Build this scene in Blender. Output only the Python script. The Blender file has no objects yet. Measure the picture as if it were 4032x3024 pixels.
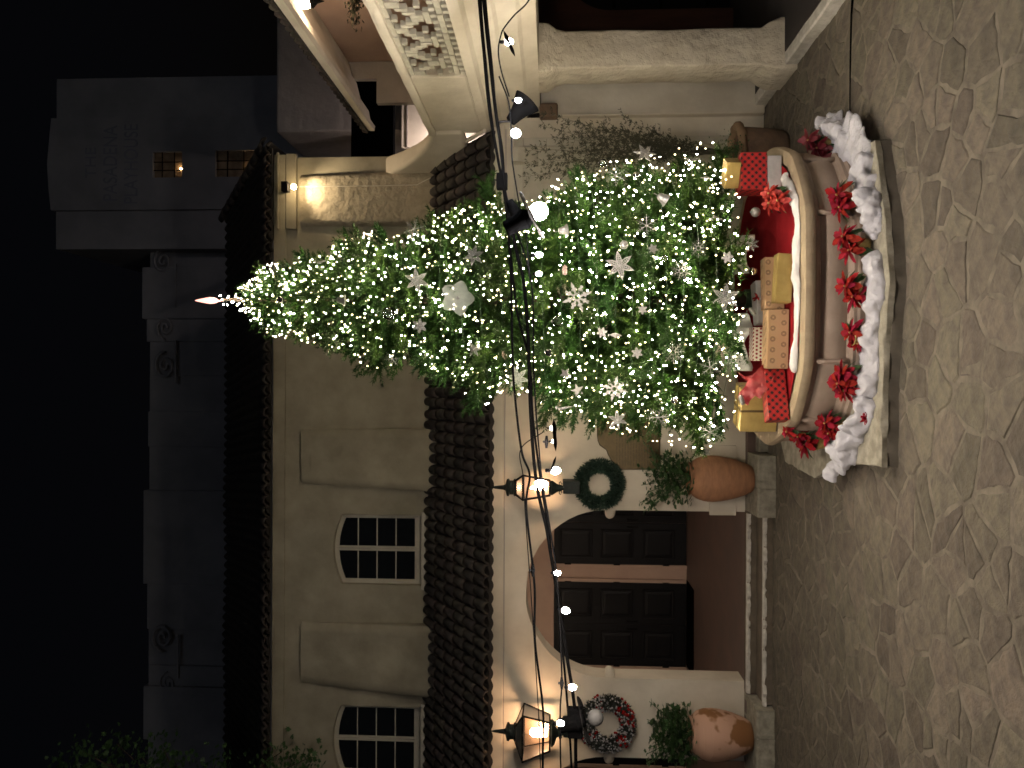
import bpy, bmesh, math, random
import numpy as np
from mathutils import Vector, Matrix, Euler, noise
random.seed(7)
PI = math.pi
scn = bpy.context.scene
COL = scn.collection
# ------------------------------------------------------------------ camera
CAM_H, PITCH, F = 3.0, math.radians(3.0), 3028.0
cam = bpy.data.cameras.new('camera')
cam.sensor_fit = 'HORIZONTAL'; cam.sensor_width = 36.0; cam.lens = 27.036
cam.clip_start = 0.05; cam.clip_end = 500
cam_ob = bpy.data.objects.new('camera', cam); COL.objects.link(cam_ob)
fwd = Vector((0, math.cos(PITCH), math.sin(PITCH))); upv = Vector((0, -math.sin(PITCH), math.cos(PITCH)))
rgt = Vector((1, 0, 0))
ROLL = math.radians(0.25)          # the phone lay on its side: its picture-right is the world's down
r2 = rgt*math.cos(ROLL) + upv*math.sin(ROLL); u2 = upv*math.cos(ROLL) - rgt*math.sin(ROLL)
M = Matrix.Identity(4)
for i in range(3):
    M[i][0] = -u2[i]; M[i][1] = r2[i]; M[i][2] = -fwd[i]
M[2][3] = CAM_H
cam_ob.matrix_world = M
scn.camera = cam_ob
# ------------------------------------------------------------------ world, ambient, exposure
world = bpy.data.worlds.new('World'); scn.world = world; world.use_nodes = True
wn = world.node_tree
sky = wn.nodes.new('ShaderNodeTexSky'); sky.sky_type = 'NISHITA'; sky.sun_disc = False
sky.sun_elevation = math.radians(-4.0); sky.sun_rotation = math.radians(200)
wn.links.new(sky.outputs[0], wn.nodes['Background'].inputs[0])
wn.nodes['Background'].inputs[1].default_value = 0.05
sun = bpy.data.lights.new('sun', 'SUN'); sun.energy = 0.028; sun.angle = math.radians(25); sun.color = (0.80, 0.87, 1.0)
sun_ob = bpy.data.objects.new('sun', sun); COL.objects.link(sun_ob)
sun_ob.rotation_euler = Vector((-0.12, 0.9, -0.45)).to_track_quat('-Z', 'Y').to_euler()
vs = scn.view_settings
vs.view_transform = 'Standard'; vs.look = 'None'; vs.gamma = 1.0; vs.exposure = 1.0; vs.use_curve_mapping = False
scn.cycles.use_denoising = True
scn.cycles.max_bounces = 5; scn.cycles.diffuse_bounces = 2; scn.cycles.glossy_bounces = 2; scn.cycles.transmission_bounces = 4; scn.cycles.transparent_max_bounces = 6
scn.cycles.use_adaptive_sampling = True; scn.cycles.adaptive_threshold = 0.04
scn.cycles.sample_clamp_indirect = 4.0
scn.cycles.use_light_tree = True; scn.cycles.filter_width = 1.6

# ------------------------------------------------------------------ measuring: photo pixel -> place
def ray(y, x):
    a, b = (3024 - y - 1512)/F, -(x - 2016)/F
    return r2*a + u2*b + fwd
def P(y, x, Y):                       # point at depth Y
    d = ray(y, x); t = Y/d.y
    return Vector((d.x*t, Y, CAM_H + d.z*t))
def G(y, x, z=0.0):                   # point on a level surface
    d = ray(y, x); t = (z - CAM_H)/d.z
    return Vector((d.x*t, d.y*t, z))
def XP(y, x, X):                      # point on a plane of constant X
    d = ray(y, x); t = X/d.x
    return Vector((X, d.y*t, CAM_H + d.z*t))

# ------------------------------------------------------------------ materials
def nd(nt, typ, **kw):
    n = nt.nodes.new(typ)
    for k, v in kw.items():
        if k in ('operation', 'blend_type', 'data_type', 'feature', 'distance', 'noise_dimensions', 'voronoi_dimensions', 'wave_type', 'bands_direction'):
            setattr(n, k, v)
        else:
            n.inputs[k].default_value = v
    return n
MATS = {}
def mat(name, c1, c2=None, rough=0.8, nscale=3.0, bump=0.0, bscale=30.0, bdist=0.01, metal=0.0, rnd=0.0, spec=None,
        emit=None, estr=0.0, trans=0.0, detail=4.0, fine=0.0, sub=0.0, alpha=None, sheen=0.0, edge=(0.35, 0.65), stretch=None, translucent=0.0):
    if name in MATS: return MATS[name]
    m = bpy.data.materials.new(name); m.use_nodes = True; nt = m.node_tree; L = nt.links.new
    b = nt.nodes['Principled BSDF']; b.inputs['Roughness'].default_value = rough; b.inputs['Metallic'].default_value = metal
    if spec is not None: b.inputs['Specular IOR Level'].default_value = spec
    tc = nd(nt, 'ShaderNodeTexCoord'); co = tc.outputs['Object']
    if stretch:
        mp = nd(nt, 'ShaderNodeMapping'); mp.inputs['Scale'].default_value = stretch; L(co, mp.inputs[0]); co = mp.outputs[0]
    col = None
    if c2 is not None:
        n = nd(nt, 'ShaderNodeTexNoise', Scale=nscale, Detail=detail); n.inputs['Roughness'].default_value = 0.6; L(co, n.inputs['Vector'])
        r = nd(nt, 'ShaderNodeMapRange'); r.inputs[1].default_value = edge[0]; r.inputs[2].default_value = edge[1]; L(n.outputs['Fac'], r.inputs[0])
        mx = nd(nt, 'ShaderNodeMix', data_type='RGBA'); mx.inputs[6].default_value = (*c1, 1); mx.inputs[7].default_value = (*c2, 1)
        L(r.outputs[0], mx.inputs[0]); col = mx.outputs[2]
    if rnd:
        oi = nd(nt, 'ShaderNodeObjectInfo'); hs = nd(nt, 'ShaderNodeHueSaturation'); hs.inputs['Color'].default_value = (*c1, 1)
        if col: L(col, hs.inputs['Color'])
        mr = nd(nt, 'ShaderNodeMapRange'); mr.inputs[3].default_value = 1-rnd; mr.inputs[4].default_value = 1+rnd
        L(oi.outputs['Random'], mr.inputs[0]); L(mr.outputs[0], hs.inputs['Value'])
        m2 = nd(nt, 'ShaderNodeMath', operation='MULTIPLY_ADD'); 
        m3 = nd(nt, 'ShaderNodeMath', operation='FRACT'); m4 = nd(nt, 'ShaderNodeMath', operation='MULTIPLY'); m4.inputs[1].default_value = 7.31
        L(oi.outputs['Random'], m4.inputs[0]); L(m4.outputs[0], m3.inputs[0]); L(m3.outputs[0], m2.inputs[0])
        m2.inputs[1].default_value = rnd*0.12; m2.inputs[2].default_value = 0.5-rnd*0.06; L(m2.outputs[0], hs.inputs['Hue'])
        col = hs.outputs[0]
    if col: L(col, b.inputs['Base Color'])
    else: b.inputs['Base Color'].default_value = (*c1, 1)
    if bump:
        n = nd(nt, 'ShaderNodeTexNoise', Scale=bscale, Detail=5.0); L(co, n.inputs['Vector'])
        bp = nd(nt, 'ShaderNodeBump', Strength=bump, Distance=bdist); h = n.outputs['Fac']
        if fine:
            n2 = nd(nt, 'ShaderNodeTexNoise', Scale=bscale*9, Detail=3.0); L(co, n2.inputs['Vector'])
            ma = nd(nt, 'ShaderNodeMath', operation='MULTIPLY_ADD'); ma.inputs[1].default_value = fine; L(n2.outputs['Fac'], ma.inputs[0]); L(h, ma.inputs[2]); h = ma.outputs[0]
        L(h, bp.inputs['Height']); L(bp.outputs[0], b.inputs['Normal'])
    if emit: b.inputs['Emission Color'].default_value = (*emit, 1); b.inputs['Emission Strength'].default_value = estr
    if trans: b.inputs['Transmission Weight'].default_value = trans
    if sub: b.inputs['Subsurface Weight'].default_value = sub; b.inputs['Subsurface Radius'].default_value = (0.02, 0.02, 0.02)
    if sheen: b.inputs['Sheen Weight'].default_value = sheen
    if alpha is not None: b.inputs['Alpha'].default_value = alpha
    if translucent:
        tr = nd(nt, 'ShaderNodeBsdfTranslucent'); tr.inputs[0].default_value = (*c1, 1)
        if col: L(col, tr.inputs[0])
        ms = nd(nt, 'ShaderNodeMixShader'); ms.inputs[0].default_value = translucent
        L(b.outputs[0], ms.inputs[1]); L(tr.outputs[0], ms.inputs[2]); L(ms.outputs[0], nt.nodes['Material Output'].inputs[0])
    MATS[name] = m; return m

def glow(name, color, strength):
    if name in MATS: return MATS[name]
    m = bpy.data.materials.new(name); m.use_nodes = True; nt = m.node_tree
    nt.nodes.remove(nt.nodes['Principled BSDF']); e = nd(nt, 'ShaderNodeEmission'); e.inputs[0].default_value = (*color, 1); e.inputs[1].default_value = strength
    nt.links.new(e.outputs[0], nt.nodes['Material Output'].inputs[0]); MATS[name] = m; return m

def glass(name, color=(1, 1, 1), mixf=0.12, rough=0.05):
    """thin pane: mostly see-through with a reflecting coat"""
    if name in MATS: return MATS[name]
    m = bpy.data.materials.new(name); m.use_nodes = True; nt = m.node_tree; L = nt.links.new
    nt.nodes.remove(nt.nodes['Principled BSDF'])
    t = nd(nt, 'ShaderNodeBsdfTransparent'); t.inputs[0].default_value = (*color, 1)
    g = nd(nt, 'ShaderNodeBsdfGlossy'); g.inputs['Roughness'].default_value = rough
    fr = nd(nt, 'ShaderNodeFresnel'); a = nd(nt, 'ShaderNodeMath', operation='ADD'); a.inputs[1].default_value = mixf; L(fr.outputs[0], a.inputs[0])
    mx = nd(nt, 'ShaderNodeMixShader'); L(a.outputs[0], mx.inputs[0]); L(t.outputs[0], mx.inputs[1]); L(g.outputs[0], mx.inputs[2])
    L(mx.outputs[0], nt.nodes['Material Output'].inputs[0]); MATS[name] = m; return m

def pattern_mat(name, kind, ca, cb, cell, rough=0.45, metal=0.0):
    """wrapping papers: kind 'dots', 'plaid', 'rings' laid out in the box's own object space (x across, z up)"""
    m = bpy.data.materials.new(name); m.use_nodes = True; nt = m.node_tree; L = nt.links.new
    b = nt.nodes['Principled BSDF']; b.inputs['Roughness'].default_value = rough; b.inputs['Metallic'].default_value = metal
    tc = nd(nt, 'ShaderNodeTexCoord'); sp = nd(nt, 'ShaderNodeSeparateXYZ'); L(tc.outputs['Object'], sp.inputs[0])
    def mth(op, a, bb=None, c=None):
        n = nd(nt, 'ShaderNodeMath', operation=op)
        for i, v in enumerate((a, bb, c)):
            if v is None: continue
            if isinstance(v, (int, float)): n.inputs[i].default_value = v
            else: L(v, n.inputs[i])
        return n.outputs[0]
    u = mth('ADD', sp.outputs[0], mth('MULTIPLY', sp.outputs[1], 0.83)); v = mth('ADD', sp.outputs[2], mth('MULTIPLY', sp.outputs[1], 0.55))
    if kind == 'plaid':      # diagonal gingham
        p = mth('MULTIPLY', mth('ADD', u, v), 1/cell); q = mth('MULTIPLY', mth('SUBTRACT', u, v), 1/cell)
        fp = mth('LESS_THAN', mth('FRACT', p), 0.48); fq = mth('LESS_THAN', mth('FRACT', q), 0.48)
        f = mth('MAXIMUM', mth('MULTIPLY', fp, fq), mth('MULTIPLY', mth('ADD', fp, fq), 0.30))
    else:
        row = mth('FLOOR', mth('MULTIPLY', v, 1/cell)); off = mth('MULTIPLY', mth('MODULO', mth('ABSOLUTE', row), 2.0), 0.5)
        fu = mth('SUBTRACT', mth('FRACT', mth('ADD', mth('MULTIPLY', u, 1/cell), off)), 0.5); fv = mth('SUBTRACT', mth('FRACT', mth('MULTIPLY', v, 1/cell)), 0.5)
        d = mth('SQRT', mth('ADD', mth('MULTIPLY', fu, fu), mth('MULTIPLY', fv, fv)))
        if kind == 'dots': f = mth('LESS_THAN', d, 0.30)
        else:
            n = nd(nt, 'ShaderNodeTexNoise', Scale=70.0); L(tc.outputs['Object'], n.inputs['Vector'])
            f = mth('MULTIPLY', mth('LESS_THAN', mth('ABSOLUTE', mth('SUBTRACT', mth('PINGPONG', d, 0.17), 0.13)), 0.045), mth('MULTIPLY', mth('LESS_THAN', d, 0.42), n.outputs['Fac']))
    mx = nd(nt, 'ShaderNodeMix', data_type='RGBA'); mx.inputs[6].default_value = (*ca, 1); mx.inputs[7].default_value = (*cb, 1)
    L(f, mx.inputs[0]); L(mx.outputs[2], b.inputs['Base Color'])
    n = nd(nt, 'ShaderNodeTexNoise', Scale=18.0); L(tc.outputs['Object'], n.inputs['Vector']); bp = nd(nt, 'ShaderNodeBump', Strength=0.35, Distance=0.01); L(n.outputs['Fac'], bp.inputs['Height']); L(bp.outputs[0], b.inputs['Normal'])
    MATS[name] = m; return m

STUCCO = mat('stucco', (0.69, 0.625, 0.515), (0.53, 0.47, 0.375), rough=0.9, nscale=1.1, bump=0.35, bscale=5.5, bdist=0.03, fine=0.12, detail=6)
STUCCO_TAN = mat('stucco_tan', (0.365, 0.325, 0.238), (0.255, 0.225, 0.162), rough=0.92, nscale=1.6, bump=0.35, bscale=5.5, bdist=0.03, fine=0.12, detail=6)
STUCCO_TAN_R = mat('stucco_tan_rough', (0.40, 0.345, 0.25), (0.31, 0.265, 0.19), rough=0.92, nscale=2.2, bump=1.0, bscale=6.5, bdist=0.07, fine=0.12, detail=6)
STUCCO_R = mat('stucco_rough', (0.60, 0.54, 0.43), (0.45, 0.39, 0.30), rough=0.92, nscale=2.2, bump=0.9, bscale=6.5, bdist=0.06, fine=0.12, detail=6)
STUCCO_PINK = mat('stucco_pink', (0.56, 0.40, 0.31), (0.48, 0.34, 0.27), rough=0.9, nscale=1.5, bump=0.3, bscale=8, bdist=0.02)
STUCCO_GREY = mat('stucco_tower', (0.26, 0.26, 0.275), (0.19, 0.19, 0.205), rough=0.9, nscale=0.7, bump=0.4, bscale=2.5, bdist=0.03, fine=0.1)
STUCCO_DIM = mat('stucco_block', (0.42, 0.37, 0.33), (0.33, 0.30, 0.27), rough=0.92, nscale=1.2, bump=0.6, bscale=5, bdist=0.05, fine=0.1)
TRIM = mat('trim_paint', (0.50, 0.46, 0.37), (0.42, 0.385, 0.31), rough=0.6, nscale=4, bump=0.15, bscale=20, bdist=0.004)
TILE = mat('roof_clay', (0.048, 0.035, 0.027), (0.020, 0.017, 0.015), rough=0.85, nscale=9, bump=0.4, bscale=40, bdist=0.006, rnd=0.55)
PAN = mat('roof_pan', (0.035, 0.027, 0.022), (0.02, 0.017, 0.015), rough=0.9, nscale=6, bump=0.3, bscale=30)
DOOR = mat('door_paint', (0.0090, 0.0090, 0.0105), (0.0065, 0.0066, 0.008), rough=0.5, spec=0.25, nscale=5, bump=0.1, bscale=40, bdist=0.003)
BLACK = mat('black_metal', (0.007, 0.007, 0.007), (0.011, 0.010, 0.010), rough=0.8, nscale=14, spec=0.08)
RUBBER = mat('black_rubber', (0.003, 0.003, 0.0032), rough=1.0, spec=0.0)
VERDI = mat('verdigris_metal', (0.018, 0.027, 0.022), (0.010, 0.012, 0.011), rough=0.6, nscale=20, spec=0.3)
STONE = mat('flag_stone', (0.152, 0.127, 0.092), (0.092, 0.079, 0.061), rough=0.84, nscale=6.5, bump=1.0, bscale=12, bdist=0.03, rnd=0.26, fine=0.12, detail=7)
MORTAR = mat('mortar', (0.200, 0.171, 0.133), (0.100, 0.086, 0.066), rough=0.95, nscale=5, bump=0.5, bscale=30, bdist=0.01, fine=0.2)
CURB = mat('curb_stone', (0.36, 0.33, 0.26), (0.22, 0.20, 0.155), rough=0.9, nscale=9, bump=0.7, bscale=16, bdist=0.02, fine=0.2, rnd=0.1)
NOSING = mat('worn_nosing', (0.58, 0.55, 0.49), (0.42, 0.39, 0.34), rough=0.9, nscale=11, bump=0.6, bscale=22, bdist=0.015)
FLOOR_RED = mat('portico_floor', (0.125, 0.078, 0.062), (0.095, 0.066, 0.055), rough=0.55, nscale=2.5, bump=0.15, bscale=12)
BASIN = mat('basin_cast_stone', (0.40, 0.308, 0.240), (0.32, 0.245, 0.19), rough=0.72, nscale=4, bump=0.12, bscale=30, bdist=0.006)
COPING = mat('coping_stone', (0.335, 0.262, 0.168), (0.25, 0.192, 0.122), rough=0.75, nscale=6, bump=0.25, bscale=25, bdist=0.008, rnd=0.08)
TERRA = mat('terracotta', (0.42, 0.205, 0.105), (0.30, 0.15, 0.08), rough=0.8, nscale=5, bump=0.2, bscale=22, bdist=0.006, stretch=(1, 1, 3))
TERRA_STAIN = mat('terracotta_stained', (0.50, 0.30, 0.21), (0.235, 0.105, 0.038), rough=0.7, nscale=2.0, bump=0.15, bscale=22, bdist=0.006, edge=(0.50, 0.54), detail=3)
TERRA_OLD = mat('terracotta_old', (0.17, 0.105, 0.065), (0.115, 0.075, 0.05), rough=0.88, nscale=7, bump=0.6, bscale=14, bdist=0.02)
NEEDLE = mat('fir_needle', (0.011, 0.040, 0.006), (0.040, 0.092, 0.012), rough=0.5, nscale=7, rnd=0.30, translucent=0.10, spec=0.3)
BARK = mat('bark', (0.09, 0.06, 0.04), (0.06, 0.04, 0.03), rough=0.9, nscale=20, bump=0.5)
LEAF = mat('pot_leaf', (0.060, 0.125, 0.040), (0.038, 0.085, 0.028), rough=0.5, nscale=14, translucent=0.2)
LEAF_DRY = mat('dry_leaf', (0.075, 0.07, 0.04), (0.045, 0.045, 0.028), rough=0.7, nscale=20, translucent=0.1)
WREATH_G = mat('wreath_needle', (0.014, 0.034, 0.022), (0.022, 0.048, 0.03), rough=0.6, nscale=15)
SNOW = mat('cotton_batting', (0.64, 0.63, 0.67), (0.53, 0.52, 0.56), rough=1.0, nscale=7, bump=0.9, bscale=26, bdist=0.02, fine=0.35, sheen=0.2)
WHITE_CLOTH = mat('white_cloth', (0.66, 0.64, 0.62), (0.56, 0.55, 0.53), rough=0.95, nscale=3, bump=0.5, bscale=9, bdist=0.03)
RED_CLOTH = mat('red_felt', (0.24, 0.012, 0.016), (0.18, 0.009, 0.012), rough=1.0, nscale=4, bump=0.2, bscale=12, bdist=0.01, spec=0.05)
BRACT = mat('red_bract', (0.34, 0.010, 0.018), (0.22, 0.006, 0.012), rough=0.7, spec=0.2, nscale=15, rnd=0.2, translucent=0.2)
BRACT_D = mat('dark_red_bract', (0.20, 0.010, 0.022), (0.13, 0.007, 0.016), rough=0.6, nscale=15, translucent=0.2)
GOLD = mat('gold_foil', (0.44, 0.32, 0.11), (0.34, 0.24, 0.08), rough=0.36, nscale=8, metal=0.35, bump=0.35, bscale=14, bdist=0.02)
SILVER = mat('silver_foil', (0.50, 0.48, 0.48), (0.40, 0.385, 0.39), rough=0.34, nscale=8, metal=0.3, bump=0.45, bscale=13, bdist=0.02)
GLITTER = mat('silver_glitter', (0.42, 0.405, 0.39), (0.18, 0.175, 0.17), rough=0.35, nscale=160, metal=0.7, bump=0.6, bscale=150, bdist=0.004)
ORNWHITE = mat('ornament_white', (0.46, 0.44, 0.41), (0.33, 0.315, 0.295), rough=0.4, nscale=60, metal=0.15, bump=0.3, bscale=90, bdist=0.004, translucent=0.25)
CHROME = mat('mercury_ball', (0.70, 0.69, 0.68), rough=0.12, metal=1.0)
CLEAR = glass('clear_glass', (0.95, 0.97, 0.97), 0.15, 0.02)
BRONZE = mat('plaque_bronze', (0.130, 0.092, 0.040), (0.095, 0.067, 0.030), rough=0.5, nscale=9, metal=0.5, bump=0.2, bscale=35, bdist=0.004)
BRONZE_D = mat('plaque_raised', (0.085, 0.060, 0.028), rough=0.45, metal=0.5)
PANE_DARK = mat('dark_window_glass', (0.006, 0.007, 0.008), rough=0.06, spec=0.5)
WOOD_RED = mat('red_brown_wood', (0.10, 0.045, 0.030), (0.07, 0.032, 0.022), rough=0.6, nscale=8, bump=0.2, bscale=20, stretch=(1, 1, 0.2))
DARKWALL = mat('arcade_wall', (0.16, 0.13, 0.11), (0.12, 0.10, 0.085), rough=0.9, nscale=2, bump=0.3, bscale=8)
LETTER = mat('tower_letter', (0.155, 0.16, 0.20), rough=0.6)
GLOBE_GREY = mat('unlit_globe', (0.05, 0.05, 0.05), rough=0.6, spec=0.2)
SHADE_WHITE = mat('lamp_shade_white', (0.035, 0.031, 0.027), (0.025, 0.022, 0.02), rough=0.8, nscale=20)
STEPDARK = mat('step_stone', (0.150, 0.118, 0.085), (0.105, 0.085, 0.062), rough=0.9, nscale=6, bump=0.5, bscale=14, bdist=0.015)
RISER_SHADED = mat('plinth_riser', (0.135, 0.115, 0.088), (0.09, 0.077, 0.06), rough=0.95, nscale=5, bump=0.5, bscale=12)  # darker than the plinth stone: shade of the front face put into the colour
VOID = mat('passage_wall', (0.035, 0.028, 0.024), (0.025, 0.02, 0.018), rough=0.9, nscale=2, bump=0.3, bscale=8)  # near-black base colour paints in the darkness of the unlit passage

# ------------------------------------------------------------------ mesh building
class MB:
    def __init__(s): s.v = []; s.f = []
    def add(s, vs, fs):
        n = len(s.v); s.v.extend([tuple(p) for p in vs]); s.f.extend([tuple(i+n for i in f) for f in fs]); return s
    def box(s, lo, hi, mtx=None):
        x0, y0, z0 = lo; x1, y1, z1 = hi
        vs = [Vector(p) for p in ((x0,y0,z0),(x1,y0,z0),(x1,y1,z0),(x0,y1,z0),(x0,y0,z1),(x1,y0,z1),(x1,y1,z1),(x0,y1,z1))]
        if mtx is not None: vs = [mtx @ p for p in vs]
        return s.add(vs, [(0,3,2,1),(4,5,6,7),(0,1,5,4),(1,2,6,5),(2,3,7,6),(3,0,4,7)])
    def bbox(s, lo, hi, b, mtx=None):
        """bevelled box"""
        bm = bmesh.new(); bmesh.ops.create_cube(bm, size=1.0)
        c = [(lo[i]+hi[i])/2 for i in range(3)]; d = [hi[i]-lo[i] for i in range(3)]
        for v in bm.verts: v.co = Vector([c[i]+v.co[i]*d[i] for i in range(3)])
        bmesh.ops.bevel(bm, geom=bm.edges[:], offset=b, segments=2, affect='EDGES', profile=0.6)
        bm.verts.index_update()
        vs = [mtx @ v.co if mtx is not None else v.co.copy() for v in bm.verts]; fs = [[v.index for v in f.verts] for f in bm.faces]; bm.free()
        return s.add(vs, fs)
    def tube(s, path, r, n=8, cap=True, closed=False):
        path = [Vector(p) for p in path]; m = len(path); rs = r if isinstance(r, (list, tuple)) else [r]*m
        vs = []; fs = []; ref = None
        for i, p in enumerate(path):
            if closed: t = (path[(i+1) % m]-path[i-1])
            else: t = path[min(i+1, m-1)]-path[max(i-1, 0)]
            t = t.normalized() if t.length > 1e-9 else Vector((0, 0, 1))
            if ref is None: ref = t.orthogonal().normalized()
            a = (ref - t*ref.dot(t))
            a = a.normalized() if a.length > 1e-6 else t.orthogonal().normalized()
            ref = a; b = t.cross(a)
            for k in range(n):
                th = 2*PI*k/n; vs.append(p + (a*math.cos(th)+b*math.sin(th))*rs[i])
        for i in range(m if closed else m-1):
            j = (i+1) % m
            for k in range(n):
                fs.append((i*n+k, i*n+(k+1) % n, j*n+(k+1) % n, j*n+k))
        if cap and not closed:
            fs.append(tuple(range(n-1, -1, -1))); fs.append(tuple((m-1)*n+k for k in range(n)))
        return s.add(vs, fs)
    def lathe(s, prof, c=(0, 0, 0), n=24, mtx=None, rot=0.0, squash=1.0, cap=True):
        vs = []; fs = []; m = len(prof)
        for (r, z) in prof:
            for k in range(n):
                a = 2*PI*k/n+rot; p = Vector((r*math.cos(a), r*math.sin(a)*squash, z)); vs.append((mtx @ p if mtx is not None else p) + Vector(c))
        for i in range(m-1):
            for k in range(n): fs.append((i*n+k, i*n+(k+1) % n, (i+1)*n+(k+1) % n, (i+1)*n+k))
        if cap: fs.append(tuple(range(n-1, -1, -1))); fs.append(tuple((m-1)*n+k for k in range(n)))
        return s.add(vs, fs)
    def prism(s, poly, fa, fb):
        """poly of 2-D points; fa, fb map a 2-D point to the two end caps"""
        n = len(poly); vs = [fa(p) for p in poly]+[fb(p) for p in poly]
        fs = [tuple(range(n-1, -1, -1)), tuple(range(n, 2*n))]+[(i, (i+1) % n, n+(i+1) % n, n+i) for i in range(n)]
        return s.add(vs, fs)
    def ico(s, c, r, sub=1, sc=(1, 1, 1)):
        bm = bmesh.new(); bmesh.ops.create_icosphere(bm, subdivisions=sub, radius=1.0); bm.verts.index_update()
        s.add([Vector((v.co.x*r*sc[0]+c[0], v.co.y*r*sc[1]+c[1], v.co.z*r*sc[2]+c[2])) for v in bm.verts], [[v.index for v in f.verts] for f in bm.faces]); bm.free(); return s
    def tri(s, a, b, c): return s.add([a, b, c], [(0, 1, 2)])
    def mesh(s, name, mt, smooth=False, off=None):
        me = bpy.data.meshes.new(name)
        vs = s.v if off is None else [(p[0]-off[0], p[1]-off[1], p[2]-off[2]) for p in s.v]
        me.from_pydata(vs, [], s.f)
        if mt: me.materials.append(mt)
        if smooth: me.polygons.foreach_set('use_smooth', [True]*len(me.polygons))
        me.update(); return me
    def build(s, name, mt, parent=None, smooth=False, at=None, auto=None, kind=None):
        """geometry given in world space; origin goes to the parent's root (or to 'at' for a top-level mesh)"""
        off = wloc(parent) if parent is not None else (Vector(at) if at is not None else Vector((0, 0, 0)))
        ob = bpy.data.objects.new(name, s.mesh(name, mt, smooth, off)); COL.objects.link(ob)
        if parent is not None: ob.parent = parent
        else: ob.location = off
        if smooth and auto is not None:
            sharp(ob.data, auto)
        if kind: ob['kind'] = kind
        return ob
def sharp(me, ang):
    bm = bmesh.new(); bm.from_mesh(me); lim = math.radians(ang)
    for e in bm.edges:
        if len(e.link_faces) == 2 and e.calc_face_angle(0) > lim: e.smooth = False
    bm.to_mesh(me); bm.free()
def wloc(o):
    v = Vector((0, 0, 0))
    while o is not None: v = v + o.location; o = o.parent
    return v
def tag(o, label=None, cat=None, group=None, kind=None):
    if label: o['label'] = label
    if cat: o['category'] = cat
    if group: o['group'] = group
    if kind: o['kind'] = kind
    return o
def thing(name, label, cat, loc=(0, 0, 0), group=None, rz=0.0):
    o = bpy.data.objects.new(name, None); COL.objects.link(o); o.location = loc; o.rotation_euler = (0, 0, rz); o.empty_display_size = 0.2
    return tag(o, label, cat, group)
def inst(name, me, parent, loc, rot=(0, 0, 0), sc=(1, 1, 1)):
    o = bpy.data.objects.new(name, me); COL.objects.link(o); o.parent = parent; o.location = loc; o.rotation_euler = rot; o.scale = sc; return o
def lamp(name, typ, loc, power, color, parent=None, radius=0.03, **kw):
    l = bpy.data.lights.new(name, typ); l.energy = power; l.color = color; l.shadow_soft_size = radius
    for k, v in kw.items(): setattr(l, k, v)
    o = bpy.data.objects.new(name, l); COL.objects.link(o)
    if parent is not None: o.parent = parent; o.location = Vector(loc)-wloc(parent)
    else: o.location = loc
    return o
def U(a, b): return random.uniform(a, b)
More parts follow.
